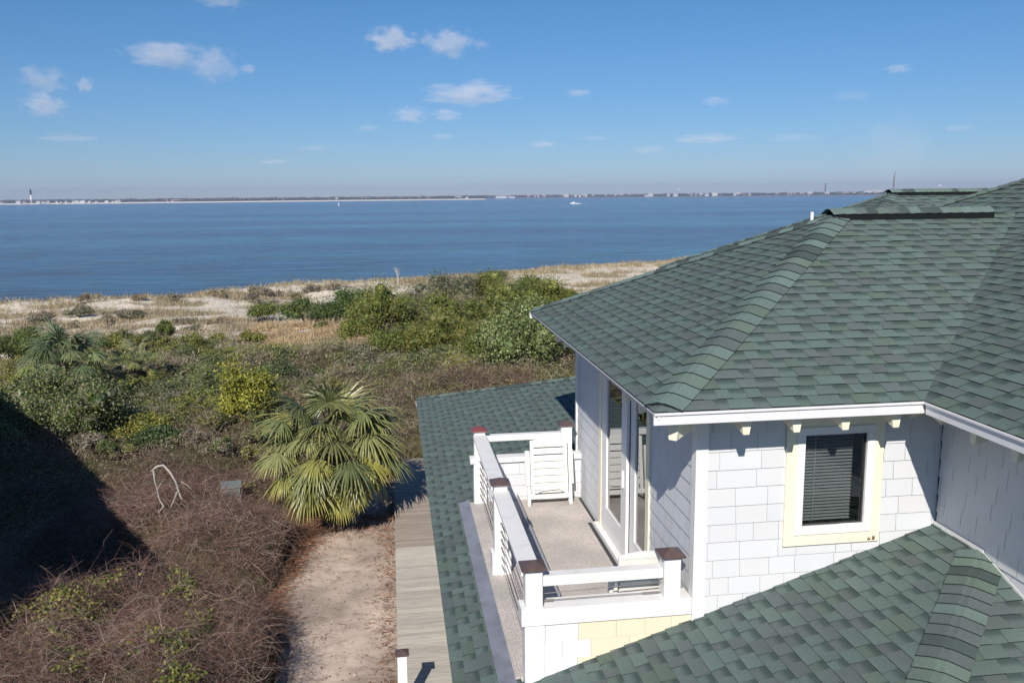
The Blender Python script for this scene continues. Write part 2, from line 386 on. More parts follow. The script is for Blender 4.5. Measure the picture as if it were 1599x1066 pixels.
def caps(name, A, B, n1, n2, parent, w=.15, expo=.145, seed=1, lift=.012, shade=1.0, sk=.03, s0=.15):
    """overlapping hip caps from A (low) to B (high); n1,n2 plane normals"""
    rnd = random.Random(seed); A = Vector(A); B = Vector(B); d = (B-A); L = d.length; d.normalize()
    n1 = Vector(n1).normalized(); n2 = Vector(n2).normalized()
    a1 = n1.cross(d); a2 = d.cross(n2)
    mid = (n1+n2).normalized()
    if a1.dot(n2) > 0: a1 = -a1
    if a2.dot(n1) > 0: a2 = -a2
    mb = MB(); s = s0; last = 0
    while s < L-.02:
        e = min(s+expo+.03, L+.02)
        r = rnd.random(); base = (LIGHT*1.16 if r < .42 else GREY*.95 if r < .62 else GRN*1.15 if r < .78 else DARK*1.1+.040)*rnd.uniform(.92, 1.08)*shade
        prof = [(a1*w, n1, 0), (a1*w*.5, n1, .006), (a1*w*.16, (n1+mid).normalized(), .008), (Vector((0, 0, 0)), mid, -.002), (a2*w*.16, (n2+mid).normalized(), .008), (a2*w*.5, n2, .006), (a2*w, n2, 0)]
        lo = [A+d*(s-.015*math.sin(i*3.14/6)+rnd.uniform(-.003, .003))+p+nn*(lift+.014+h) for i, (p, nn, h) in enumerate(prof)]
        hi = [A+d*e+p+nn*(lift+h) for p, nn, h in prof]
        for i in range(6):
            c1 = base*rnd.uniform(.97, 1.03)
            mb.face([lo[i], lo[i+1], hi[i+1], hi[i]], tuple(c1))
            b0 = lo[i]-prof[i][1]*.02; b1 = lo[i+1]-prof[i+1][1]*.02
            mb.face([lo[i+1], lo[i], b0, b1], (.02, .03, .03))
        for i in (0, 6): mb.face([lo[i], hi[i], hi[i]-prof[i][1]*sk*.7, lo[i]-prof[i][1]*sk], (.03, .04, .04))
        s += expo
    return mb.build(name, M_shingle, parent)

def nrm(inward, k): return (-inward[0]*k, -inward[1]*k, 1)
Xp, Xm, Yp, Ym = (1, 0), (-1, 0), (0, 1), (0, -1)
UX = (1, 0, 0); UY = (0, 1, 0)
E1x, E1a, E1b = -.61, -.56, 6.22; MID1 = (E1a+E1b)/2; H1 = (E1b-E1a)/2; AX1 = E1x+H1; AZ1 = EZ+K*H1
E2x, E2a, E2b = 1.88, -8.0, 8.2; H2 = (E2b-E2a)/2; MID2 = (E2a+E2b)/2; VX = E2x+H1
urf = MB()
# upper roof, wing over the balcony door
R1L = slope_roof("upper_roof", [[(E1x, E1a), (E1x, E1b), (AX1, MID1)]], (E1x, 0, EZ), UY, Xp, K, 11)
slope_roof("upper_roof", [[(E1x, E1a), (E2x, E1a), (VX, MID1), (AX1, MID1)]], (0, E1a, EZ), UX, Yp, K, 12)
slope_roof("upper_roof", [[(E1x, E1b), (E2x, E1b), (VX, MID1), (AX1, MID1)]], (0, E1b, EZ), UX, Ym, K, 13)
far_x = E2x+(E2b-MID1)
PKX = E2x+H2
slope_roof("main_roof", [[(E2x, E2a), (E2x, E1a), (VX, MID1), (far_x, MID1), (PKX, MID2)], [(VX, MID1), (E2x, E1b), (E2x, E2b), (far_x, MID1)]], (E2x, 0, EZ), UY, Xp, K, 14)
slope_roof("main_roof", [[(E2x, E2b), (PKX, MID2), (PKX+6, MID2), (PKX+6, E2b)]], (0, E2b, EZ), UX, Ym, K, 15)
slope_roof("main_roof", [[(E2x, E2a), (PKX, MID2), (PKX+6, MID2), (PKX+6, E2a)]], (0, E2a, EZ), UX, Yp, K, 16)
A3 = (7.92, 10.0); H3 = 3.95; E3x = A3[0]-H3; A3Z = EZ+K*H3
slope_roof("rear_roof", [[(E3x, 10-H3), (E3x, 10+H3), A3]], (E3x, 0, EZ), UY, Xp, K, 17)
slope_roof("rear_roof", [[(E3x, 10-H3), (16, 10-H3), (16, 10), A3]], (0, 10-H3, EZ), UX, Yp, K, 18)
slope_roof("rear_roof", [[(E3x, 10+H3), (16, 10+H3), (16, 10), A3]], (0, 10+H3, EZ), UX, Ym, K, 19)
def apz(x, y, z): return (x, y, z)
caps("hip_cap", (E1x, E1a, EZ), (AX1, MID1, AZ1), nrm(Xp, K), nrm(Yp, K), house, w=.19, expo=.19, seed=3)
caps("hip_cap", (E1x, E1b, EZ), (AX1, MID1, AZ1), nrm(Xp, K), nrm(Ym, K), house, w=.17, expo=.19, seed=4)
caps("hip_cap", (E2x, E2b, EZ), (PKX, MID2, EZ+K*H2), nrm(Xp, K), nrm(Ym, K), house, seed=5)
caps("hip_cap", (E2x, E2a, EZ), (PKX, MID2, EZ+K*H2), nrm(Xp, K), nrm(Yp, K), house, seed=6)
caps("hip_cap", (E3x, 10-H3, EZ), (*A3, A3Z), nrm(Xp, K), nrm(Yp, K), house, seed=7)
caps("hip_cap", (E3x, 10+H3, EZ), (*A3, A3Z), nrm(Xp, K), nrm(Ym, K), house, seed=8)
caps("ridge_cap", (PKX, MID2, EZ+K*H2), (PKX+6, MID2, EZ+K*H2), nrm(Yp, K), nrm(Ym, K), house, seed=9)
def ridge_vent(x0, x1, y, z, seed):
    mb = MB(); hw = .157; zz = z
    for sgn in (-1, 1):
        lo = zz-K*hw
        pts = [(x0, y, zz+.005), (x1, y, zz+.005), (x1, y+sgn*hw, lo+.005), (x0, y+sgn*hw, lo+.005), (x0, y, zz+.075), (x1, y, zz+.075), (x1, y+sgn*hw, lo+.075), (x0, y+sgn*hw, lo+.075)]
        mb.hexa(pts)
    v = mb.build("ridge_vent", M_black, house)
    caps("ridge_cap", (x1+.0, y, zz), (x0-.05, y, zz), nrm(Yp, K), nrm(Ym, K), v, w=.150, seed=seed, lift=.072, sk=.008, s0=0)
ridge_vent(AX1-.05, 4.85, MID1, AZ1, 21)
ridge_vent(A3[0]-.05, 15, 10, A3Z, 22)
# lower skirt roof
KL = .33; LX = -2.33; LYa, LYb = -5.5, 13.08; LZ = -.225
def lz(x): return LZ+KL*(x-LX)
WC = 2.47; AY = 5.35
pieces = [[(LX, LYa), (LX, LYb), (-1.69, LYb-.64), (-1.69, LYa+.64)],
          [(-1.69, LYa+.64), (-1.69, .06), (WC, .06), (WC, LYa+WC-LX)],
          [(-1.69, 5.16), (-1.69, LYb-.64), (LX+(LYb-5.16)*.999, 5.16)]]
slope_roof("lower_roof", pieces, (LX, 0, LZ), UY, Xp, KL, 31)
slope_roof("lower_roof", [[(LX, LYa), (WC, LYa+WC-LX), (14, LYa+WC-LX), (14, LYa)]], (0, LYa, LZ), UX, Yp, KL, 32)
slope_roof("lower_roof", [[(LX, LYb), (LX+7.9, LYb-7.9), (14, LYb-7.9), (14, LYb)]], (0, LYb, LZ), UX, Ym, KL, 33)
caps("hip_cap", (LX, LYa, LZ), (WC-.02, LYa+WC-LX-.02, lz(WC-.02)), nrm(Xp, KL), nrm(Yp, KL), house, w=.20, seed=41, shade=1.1)
caps("hip_cap", (LX, LYb, LZ), (LX+7.8, LYb-7.8, LZ+KL*7.8), nrm(Xp, KL), nrm(Ym, KL), house, w=.14, seed=42)

# fascias and drip edges
def fascia(name, A, B, out, z, h=.085, parent=house, ins=0.0):
    mb = MB(); o = Vector(out); A = Vector(A)-o*ins; B = Vector(B)-o*ins; z = z-ins*.4
    mb.hexa([Vector((p.x, p.y, zz))+o*q for zz in (z-h-.03, z-.028) for p, q in ((A, -.03), (B, -.03), (B, -.005), (A, -.005))])
    mb.hexa([Vector((p.x, p.y, zz))+o*q for zz in (z-.026, z-.004) for p, q in ((A, -.03), (B, -.03), (B, .014), (A, .014))])
    return mb.build(name, M_fascia, parent, bevel=.003)
fascia("fascia_board", (E1x, E1a, 0), (E1x, E1b, 0), (-1, 0, 0), EZ, .03, ins=.02)
fascia("fascia_board", (E1x-.004, E1a, 0), (E2x+.02, E1a, 0), (0, -1, 0), EZ)
fascia("fascia_board", (E2x, E2a, 0), (E2x, E1a-.03, 0), (-1, 0, 0), EZ)
fascia("fascia_board", (E1x, E1b, 0), (E2x, E1b, 0), (0, 1, 0), EZ)
fascia("fascia_board", (E2x, E1b, 0), (E2x, E2b, 0), (-1, 0, 0), EZ)
fascia("fascia_board", (LX, LYa, 0), (LX, LYb, 0), (-1, 0, 0), LZ, .10, ins=.06)
fascia("fascia_board", (LX, LYa, 0), (14, LYa, 0), (0, -1, 0), LZ, .14)
fascia("fascia_board", (LX, LYb, 0), (14, LYb, 0), (0, 1, 0), LZ, .14)
fascia("fascia_board", (E3x, 10-H3, 0), (E3x, 10+H3, 0), (-1, 0, 0), EZ)

# shake siding
def shakes(name, O, U, pieces, seed, expo=.18, zoff=.05, tone=None, parent=house, N=None, wr=(.16, .42), hi=.011):
    O = np.array(O, float); U = np.array(U, float); V = np.array([0, 0, 1.0])
    N = np.array(N, float); mb = MB()
    for P in pieces:
        u0 = min(p[0] for p in P); u1 = max(p[0] for p in P); v0 = min(p[1] for p in P); v1 = max(p[1] for p in P)
        mb.face([O+U*a+V*b+N*.001 for a, b in P], (.5, .5, .5), 1)
        for k in range(int(math.floor((v0-zoff)/expo)), int(math.ceil((v1-zoff)/expo))+1):
            rnd = random.Random(seed*311+k); u = -12+rnd.random()*.3; va = zoff+k*expo; vb = va+expo
            while u < u1+.5:
                w = rnd.uniform(*wr); sh = rnd.uniform(.97, 1.02); tb = rnd.random(); dz = rnd.uniform(-.002, .002)
                if u+w > u0:
                    q = clip_poly([(u+.002, va+dz), (u+w-.002, va+dz), (u+w-.002, vb), (u+.002, vb)], P)
                    if q:
                        c = np.array([.65, .662, .69]) if tone is None else np.array(tone(u+w/2, va))
                        c = c*sh*(1+np.array([.012, 0, -.012])*(tb-.5)*2)
                        mb.face([O+U*a+V*b+N*(.004+hi*(1-(b-va)/expo)) for a, b in q], tuple(c))
                        for j in range(len(q)):
                            p0, p1 = q[j], q[(j+1) % len(q)]
                            if abs(p0[1]-p1[1]) < 1e-6 and p0[1] < va+.004:
                                A = O+U*p0[0]+V*p0[1]; B = O+U*p1[0]+V*p1[1]
                                mb.face([A+N*(.004+hi), B+N*(.004+hi), B, A], tuple(c*.6))
                u += w
    return mb.build(name, [M_siding, M_gap], parent)
def ring(x0, x1, z0, z1, a0, a1, b0, b1):             # rectangle minus opening
    return [p for p in ([(x0, z0), (a0, z0), (a0, z1), (x0, z1)], [(a1, z0), (x1, z0), (x1, z1), (a1, z1)],
            [(a0, z0), (a1, z0), (a1, b0), (a0, b0)], [(a0, b1), (a1, b1), (a1, z1), (a0, z1)]) if p[2][1]-p[0][1] > .01]
ZT = 2.93
shakes("window_wall", (0, 0, 0), (1, 0, 0), ring(.08, WC, .2, ZT, .87, 1.848, 1.235, 2.51), 51, N=(0, -1, 0))
shakes("door_wall", (0, 0, 0), (0, 1, 0), ring(.08, AY-.04, -.02, ZT, 1.46, 3.82, -.02, 2.46), 52, N=(-1, 0, 0))
shakes("return_wall", (WC, 0, 0), (0, -1, 0), [[(.03, -.3), (7.4, -.3), (7.4, ZT), (.03, ZT)]], 53, N=(-1, 0, 0))
shakes("rear_wall", (0, AY, 0), (1, 0, 0), [[(0, -.3), (WC, -.3), (WC, ZT), (0, ZT)]], 54, N=(0, 1, 0))
mb = MB()
# structural core walls (thin, set behind the shakes) leave openings for the door and window
def core(x0, y0, x1, y1, z0, z1): mb.box(x0, y0, z0, x1, y1, z1, (.6, .6, .6))
core(.01, .01, .87, .10, -.3, ZT); core(1.848, .01, WC, .10, -.3, ZT); core(.87, .01, 1.848, .10, -.3, 1.235); core(.87, .01, 1.848, .10, 2.51, ZT)
core(.01, .10, .10, 1.46, -.3, ZT); core(.01, 3.82, .10, AY-.01, -.3, ZT); core(.01, 1.46, .10, 3.82, 2.46, ZT)
core(.10, AY-.1, WC, AY-.01, -.3, ZT); core(WC+.01, -7.4, WC+.1, 0.0, -.3, ZT); core(WC+.01, AY, WC+.1, 8, -.3, ZT)
core(.1, .1, WC+3, AY-.1, -.32, -.02)
core(WC+3, -7.4, WC+3.1, 8, -.3, ZT)
mb.build("wall_core", M_dark, house)
# ground floor walls under the skirt roof
shakes("lower_wall", (-1.0, 0, 0), (0, 1, 0), [[(-4.2, -4.3), (11.6, -4.3), (11.6, .1), (-4.2, .1)]], 56, N=(-1, 0, 0), expo=.2)
mb = MB(); mb.box(-.99, -4.2, -4.4, 13, 11.6, -.35); mb.build("lower_wall_core", M_dark, house)
# roof-to-wall step flashing on the return wall
mb = MB()
mb.hexa([(WC-.03, -.75, lz(WC)-.02), (WC-.005, -.75, lz(WC)-.02), (WC-.005, -.01, lz(WC)-.02), (WC-.03, -.01, lz(WC)-.02),
         (WC-.03, -.75, lz(WC)+.035), (WC-.024, -.75, lz(WC)+.035), (WC-.024, -.01, lz(WC)+.035), (WC-.03, -.01, lz(WC)+.035)])
zb = LZ+KL*(-.76-LYa)
mb.hexa([(WC-.03, -4.5, LZ+KL*1.0), (WC-.005, -4.5, LZ+KL*1.0), (WC-.005, -.75, zb-.02), (WC-.03, -.75, zb-.02),
         (WC-.03, -4.5, LZ+KL*1.0+.05), (WC-.024, -4.5, LZ+KL*1.0+.05), (WC-.024, -.75, zb+.035), (WC-.03, -.75, zb+.035)])
mb.build("wall_flashing", M_white, house)
# corner boards
mb = MB(); mb.box(-.035, -.035, -.3, .085, .0, ZT-.05); mb.box(-.035, 0.0, -.3, 0, .085, ZT-.05)
mb.build("corner_board", M_white, house, merge=True)
mb = MB(); mb.box(-.03, AY-.05, -.3, 0.0, AY+.03, ZT-.05); mb.build("corner_board", M_white, house)
# rafter-tail brackets
def bracket(px, py, dx, dy, L=.46, h=.20, w=.055):
    mb = MB(); d = Vector((dx, dy, 0)).normalized(); s = Vector((-d.y, d.x, 0))*w
    z1 = EZ-.12; prof = [(0, z1+.10), (0, z1-h), (.10, z1-h-.0), (L, z1-.045), (L, z1+.0)]
    P = Vector((px, py, 0))
    a = [P+d*t-s+Vector((0, 0, z)) for t, z in prof]; b = [P+d*t+s+Vector((0, 0, z)) for t, z in prof]
    mb.face(a); mb.face(b[::-1])
    for i in range(5): j = (i+1) % 5; mb.face([a[j], a[i], b[i], b[j]])
    return mb.build("rafter_bracket", M_cream, house, merge=True)
def tail(px, py, dx, dy, L=.43, g=1.0):                       # pale wedge with its tip under the eave
    mb = MB(); d = Vector((dx, dy, 0)).normalized(); s = Vector((-d.y, d.x, 0)); P = Vector((px, py, 0)); zt = EZ-.06
    ring_ = []
    for t, hw, zb in ((0, .05*g, zt-.10*g), (.28, .05*g, zt-.15*g), (L, .028*g, zt-.205*(.4+.6*g))):
        q = P+d*t; ring_.append([q-s*.06*g+Vector((0, 0, zt)), q+s*.06*g+Vector((0, 0, zt)), q+s*hw+Vector((0, 0, zb)), q-s*hw+Vector((0, 0, zb))])
    for i in range(2):
        for k in range(4): mb.face([ring_[i][k], ring_[i][(k+1) % 4], ring_[i+1][(k+1) % 4], ring_[i+1][k]])
    mb.face(ring_[0]); mb.face(ring_[2][::-1])
    return mb.build("rafter_bracket", M_cream, house, merge=True)
for x in (.27, .745, 1.21, 1.70): tail(x, -.02, 0, -1)
tail(-.02, -.02, -1, -1, .52, 1.3)
for y in (-.15, -1.06, -1.56, -2.05, -2.55, -3.05): tail(WC-.02, y, -1, 0)
tail(2.2, -.02, -.05, -1)
for y in (.45, .95, 4.2, 4.7): tail(-.02, y, -1, 0)
# window
win = MB()
def frame(mb, x0, x1, z0, z1, w, y0, y1, wb=None):
    wb = wb or w
    mb.box(x0, y0, z0, x1, y1, z0+wb); mb.box(x0, y0, z1-w, x1, y1, z1); mb.box(x0, y0, z0+wb, x0+w, y1, z1-w); mb.box(x1-w, y0, z0+wb, x1, y1, z1-w)
frame(win, .865, 1.853, 1.23, 2.515, .105, -.038, .0, .115)
wt = win.build("window", M_cream, house, bevel=.003)
mb = MB(); frame(mb, .965, 1.755, 1.340, 2.415, .078, -.05, .03, .085); mb.build("window_frame", M_white, wt, bevel=.003)
mb = MB(); frame(mb, 1.040, 1.680, 1.423, 2.340, .012, -.018, .02); mb.build("window_gasket", M_dark, wt)
mb = MB(); mb.box(1.045, -.002, 1.43, 1.675, .002, 2.335); mb.build("window_pane", M_winglass, wt)
mb = MB()
for i in range(30):
    z = 1.44+i*.0325
    mb.hexa([(1.03, .075, z), (1.60, .075, z), (1.60, .10, z+.012), (1.03, .10, z+.012), (1.03, .075, z+.002), (1.60, .075, z+.002), (1.60, .10, z+.014), (1.03, .10, z+.014)])
mb.box(1.20, .072, 1.44, 1.21, .074, 2.35)
mb.build("window_blind", M_blind, wt)
mb = MB(); mb.tube([(.03+1.77, -.055, 1.258), (1.80, -.055, 1.29)], .004); mb.face([(1.73, -.0405, 1.245), (1.762, -.0405, 1.243), (1.772, -.0405, 1.272), (1.752, -.0405, 1.262), (1.742, -.0405, 1.28)]); mb.face([(1.78, -.0405, 1.245), (1.805, -.0405, 1.243), (1.797, -.0405, 1.285), (1.786, -.0405, 1.290)])
mb.build("paint_chip", paint("bare_wood", (.16, .12, .07), .9), wt)
# sliding door in the balcony wall (x=0 plane, faces -X)
mb = MB()
for y0, y1, z0, z1 in ((3.68, 3.82, -.0, 2.46), (1.46, 1.58, 0, 2.46), (1.58, 3.68, 2.34, 2.46)): mb.box(-.03, y0, z0, .02, y1, z1)
door = mb.build("sliding_door", M_cream, house, bevel=.003)
mb = MB(); mb.box(-.10, 1.46, -.0, .06, 3.82, .07); mb.build("door_threshold", M_white, door, bevel=.004)
mb = MB()   # fixed outer leaf (far)
for y0, y1, z0, z1 in ((3.42, 3.68, .07, 2.34), (2.42, 2.66, .07, 2.34), (2.66, 3.42, .07, .42), (2.66, 3.42, 2.22, 2.34)): mb.box(-.022, y0, z0, .018, y1, z1)
mb.build("door_leaf", M_white, door, bevel=.003)
mb = MB()
for y0, y1, z0, z1 in ((2.20, 2.40, .07, 2.34), (1.58, 1.66, .07, 2.34), (1.66, 2.20, .07, .42), (1.66, 2.20, 2.22, 2.34)): mb.box(.022, y0, z0, .06, y1, z1)
mb.build("door_leaf", M_white, door, bevel=.003)
mb = MB(); mb.box(.003, 2.655, .415, .007, 3.425, 2.225); mb.build("door_pane", M_doorglass, door)
mb = MB(); mb.box(.044, 1.655, .415, .048, 2.205, 2.225); mb.build("door_pane", M_doorglass, door)
mb = MB(); mb.box(-.05, 2.52, 1.0, -.022, 2.545, 1.22); mb.build("door_handle", M_white, door, bevel=.004)

# balcony
DX0 = -1.68
mb = MB(); mb.box(DX0-.06, .13, -.055, -.06, 5.06, 0); mb.build("balcony_floor", M_mat, house)
mb = MB(); mb.box(DX0-.055, .0, -.35, -.0, 5.16, -.056); mb.build("balcony_frame", M_white, house)
mb = MB(); mb.box(-.058, .13, -.05, -.002, 5.06, -.018, (.1, .1, .1)); mb.box(-.15, 1.3, -.01, -.10, 3.95, .004); mb.build("gap_shade_strip", M_dark, house)  # dark strips by wall and threshold, the gap's shade put into their colour
# flashing strips on the roof outside the balcony, in two lapped lengths
mb = MB()
for y0, y1, dz in ((-.35, 2.75, .016), (2.70, 5.2, .022)):
    x0, x1 = -1.90, DX0-.055; z0, z1 = lz(x0)+dz, lz(x1)+dz
    mb.hexa([(x0, y0, z0-.004), (x1, y0, z1-.004), (x1, y1, z1-.004), (x0, y1, z0-.004), (x0, y0, z0), (x1, y0, z1), (x1, y1, z1), (x0, y1, z0)])
mb.build("roof_flashing", M_lead, house)
# near parapet under the near rail
def ptone(u, v): return (.79, .70, .53) if u > (-1.14 if v > .38 else -1.06 if v > .2 else -1.0) else (.76, .76, .77)
shakes("near_parapet", (0, 0, 0), (1, 0, 0), [[(-1.49, -.3), (-.035, -.3), (-.035, .60), (-1.49, .60)]], 57, N=(0, -1, 0), tone=ptone, zoff=.06, wr=(.26, .40), hi=.005)
shakes("near_parapet", (0, .14, 0), (1, 0, 0), [[(-1.60, -.01), (0, -.01), (0, .60), (-1.60, .60)]], 58, N=(0, 1, 0))
mb = MB(); mb.box(-1.66, .004, -.3, -.001, .136, .60); mb.build("near_parapet_core", M_white, house)
mb = MB(); mb.box(-1.70, -.03, .602, -.0365, .20, .77); mb.build("parapet_ledge", M_white, house, bevel=.006)
# far parapet
shakes("far_parapet", (0, 5.07, 0), (1, 0, 0), [[(-1.50, -.02), (0, -.02), (0, .61), (-1.50, .61)]], 59, N=(0, -1, 0), wr=(.22, .42))
shakes("far_parapet", (0, 5.17, 0), (1, 0, 0), [[(-1.66, -.3), (0, -.3), (0, .61), (-1.66, .61)]], 60, N=(0, 1, 0))
mb = MB(); mb.box(-1.66, 5.074, -.3, -.001, 5.166, .61); mb.build("far_parapet_core", M_white, house)
mb = MB(); mb.box(-1.72, 5.02, .612, -.0, 5.22, .69); mb.build("parapet_ledge", M_white, house, bevel=.006)
mb = MB(); mb.box(-.09, 5.0, -.0, -.0, 5.05, .03)
BR = (.105, .070, .066); RED = (.20, .06, .06)
def post(cx, cy, z0, z1, w=.165, capc=BR, skirt=None, parent=house, name="railing_post", label=None):
    mb = MB(); h = w/2
    mb.box(cx-h, cy-h, z0, cx+h, cy+h, z1)
    if skirt: s = skirt[0]/2; mb.box(cx-s, cy-s, z0-.001, cx+s, cy+s, skirt[1])
    p = mb.build(name, M_white, parent, bevel=.005)
    m2 = MB(); a = h+.012; m2.box(cx-a, cy-a, z1+.001, cx+a, cy+a, z1+.02); m2.build("cap_moulding", M_white, p)
    m3 = MB(); c = h+.038; z = z1+.021; t = z+.016
    b = [(cx-c, cy-c), (cx+c, cy-c), (cx+c, cy+c), (cx-c, cy+c)]
    m3.face([(x, y, z) for x, y in b][::-1], capc)
    for i in range(4): j = (i+1) % 4; m3.face([(*b[i], z), (*b[j], z), (*b[j], t), (*b[i], t)], capc); m3.face([(*b[i], t), (*b[j], t), (cx, cy, t+.055)], capc)
    m3.build("post_cap", M_cap, p, merge=True)
    if label: tag(p, label)
    return p
PX = -1.575
post(PX, .075, -.12, 1.13, skirt=(.185, .60))
post(PX, 2.56, -.05, 1.12, skirt=(.235, .26))
post(PX, 5.09, -.1, 1.10, capc=RED, skirt=(.19, .60), label="railing post with the reddest cap")
post(-.235, 5.12, .69, 1.12)
post(-.225, .085, .77, 1.16)
def rail(a, b, w, h, name="top_rail"):
    mb = MB(); mb.bar(a, b, w, h); return mb.build(name, M_white, house, bevel=.008)
rail((PX, .16, 1.045), (PX, 2.48, 1.045), .20, .05); rail((PX, 2.64, 1.045), (PX, 5.0, 1.045), .20, .05)
for ya, yb in ((.16, 2.478), (2.643, 5.0)): rail((PX, ya, .985), (PX, yb, .985), .05, .068, "under_rail")
rail((PX+.084, .085, 1.02), (-.31, .085, 1.02), .13, .10); rail((PX+.084, 5.12, .985), (-.32, 5.12, .985), .12, .09)
for i in range(8):
    z = .13+i*.105
    for ya, yb in ((.16, 2.478), (2.643, 5.0)):
        mb = MB(); mb.tube([(PX, ya, z), (PX, (ya+yb)/2, z-.004), (PX, yb, z)], .0042, 6)
        mb.tube([(PX, yb-.16, z), (PX, yb-.02, z)], .009, 6); mb.tube([(PX, yb-.03, z), (PX, yb, z)], .014, 6); mb.build("railing_cable", M_cable, house)
mb = MB(); mb.tube([(PX+.08, .085, .80), (-.9, .085, .803), (-.31, .085, .80)], .0045); mb.tube([(-.5, .085, .80), (-.33, .085, .80)], .010); mb.tube([(PX+.1, .085, .80), (PX+.2, .085, .80)], .011); mb.build("railing_cable", M_cable, house)
mb = MB(); mb.tube([(PX+.08, .085, .87), (-.9, .085, .885), (-.31, .085, .90)], .0045); mb.build("railing_cable", M_cable, house)

# roof pipes and antenna, each standing on the roof
def pipe(name, label, cat, x, y, z0, z1, r, mat, boot=None):
    e = empty(name, (x, y, z0)); tag(e, label, cat)
    mb = MB(); mb.tube([(0, 0, -.05), (0, 0, z1-z0)], r, 10); mb.build("pipe" if cat != "antenna" else "mast", mat, e)
    if boot: mb = MB(); mb.tube([(0, 0, -.05), (0, 0, .06)], [r*2.2, r*1.3], 10); mb.build("boot", M_lead, e)
    return e
pipe("vent_pipe", "short white vent pipe poking up behind the ridge end", "pipe", 2.72, 3.35, AZ1-K*.55, 4.36, .022, M_white, True)
pipe("vent_pipe", "pale angled pipe stub lying low on the roof slope behind the black ridge strip", "pipe", 7.30, 8.0, 3.64, 4.33, .04, M_lead, True)
an = pipe("antenna_mast", "thin whip antenna rising from the rear roof ridge", "antenna", 7.95, 10.05, 4.55, 4.95, .012, M_cable)
mb = MB(); mb.tube([(0, 0, .35), (.015, 0, .50)], .006, 5); mb.build("antenna_whip", M_cable, an)

# ------------------------------------------------------------------ folding chairs
def folding_chair(loc, rz, tilt, label):
    e = empty("folding_chair", loc, rz); tag(e, label, "chair", "white folding chairs on the balcony"); e.rotation_euler = (tilt, 0, rz)
    # back panel in local xz plane, centred on x=0
    mb = MB(); w = .235
    zs = [.20, .335, .45, .56, .67, .78, .885]; 
    mb.box(-w, -.012, .16, -w+.045, .018, .93); mb.box(w-.045, -.012, .16, w, .018, .93)
    for i in range(7):
        z0 = .235+i*.103; mb.box(-w+.045, -.006, z0, w-.045, .012, z0+.086)
    n = 8; arc = [(-w+2*w*i/n, .93+.055*math.sin(math.pi*(.12+.76*i/n))) for i in range(n+1)]
    for i in range(n):
        (x0, z0), (x1, z1) = arc[i], arc[i+1]
        mb.hexa([(x0, -.012, .925), (x1, -.012, .925), (x1, .018, .925), (x0, .018, .925), (x0, -.012, z0), (x1, -.012, z1), (x1, .018, z1), (x0, .018, z0)])
    mb.build("backrest", M_resin, e, bevel=.004)
    mb = MB(); mb.box(-w+.01, .022, .18, w-.01, .05, .72)
    mb.build("seat", M_resin, e, bevel=.006)
    for sx in (-1, 1):
        mb = MB(); x = sx*.275
        mb.box(x-.03, -.045, .30, x+.03, .03, .81); mb.build("armrest", M_resin, e, bevel=.012)
        mb = MB(); mb.box(x-.02 - sx*.01, -.02, 0.0, x+.02 - sx*.01, .02, .31); mb.build("leg", M_resin, e, bevel=.008)
        mb = MB(); mb.box(x-.018 - sx*.012, .052, 0.02, x+.018 - sx*.012, .08, .75); mb.build("leg", M_resin, e, bevel=.008)
    mb = MB(); mb.box(-.25, -.015, .10, .25, .015, .165); mb.build("crossbar", M_resin, e, bevel=.006)
    mb = MB(); mb.bar((-.17, -.018, .19), (-.1, -.018, .225), .012, .02, (0, 1, 0)); mb.bar((-.1, -.018, .225), (.12, -.018, .24), .012, .02, (0, 1, 0)); mb.bar((.12, -.018, .24), (.19, -.018, .19), .012, .02, (0, 1, 0)); mb.build("hinge_rod", M_resin, e)
    return e
folding_chair((-.545, 4.74, 0), 0, R(-11), "white slatted folding chair folded up against the far end wall of the balcony").scale = (1.2, 1.0, 1.03)
c2 = folding_chair((-.42, .50, 0), math.pi, R(-11), "white folding chair folded up behind the near railing beside the corner of the house"); c2.scale = (1.12, 1.12, 1.18)

# ------------------------------------------------------------------ boardwalk
BWZ = -3.72
mb = MB(); rnd = random.Random(5); y = -3.0
while y < 19.6:
    w = .14 if y < 12.4 else .09
    c = np.array([.50, .46, .40]) if y < 12.4 else np.array([.36, .30, .25])
    c = c*rnd.uniform(.84, 1.1)
    mb.box(-2.93+rnd.uniform(-.008, .008), y, BWZ-.035, -.98, y+w-.006, BWZ+rnd.uniform(-.002, .003), tuple(c)); y += w
mb.box(-2.90, -3, BWZ-.2, -2.86, 19.6, BWZ-.036, (.3, .27, .23)); mb.box(-1.1, -3, BWZ-.2, -1.06, 19.6, BWZ-.036, (.3, .27, .23))
tag(mb.build("boardwalk", M_wood), kind='structure')
bp = empty("walkway_post", (-2.84, 5.62, BWZ)); tag(bp, "white railing post with dark cap standing at the edge of the boardwalk below", "post")
pp = post(0, 0, 0, 1.0, w=.15, parent=bp, name="post_shaft")

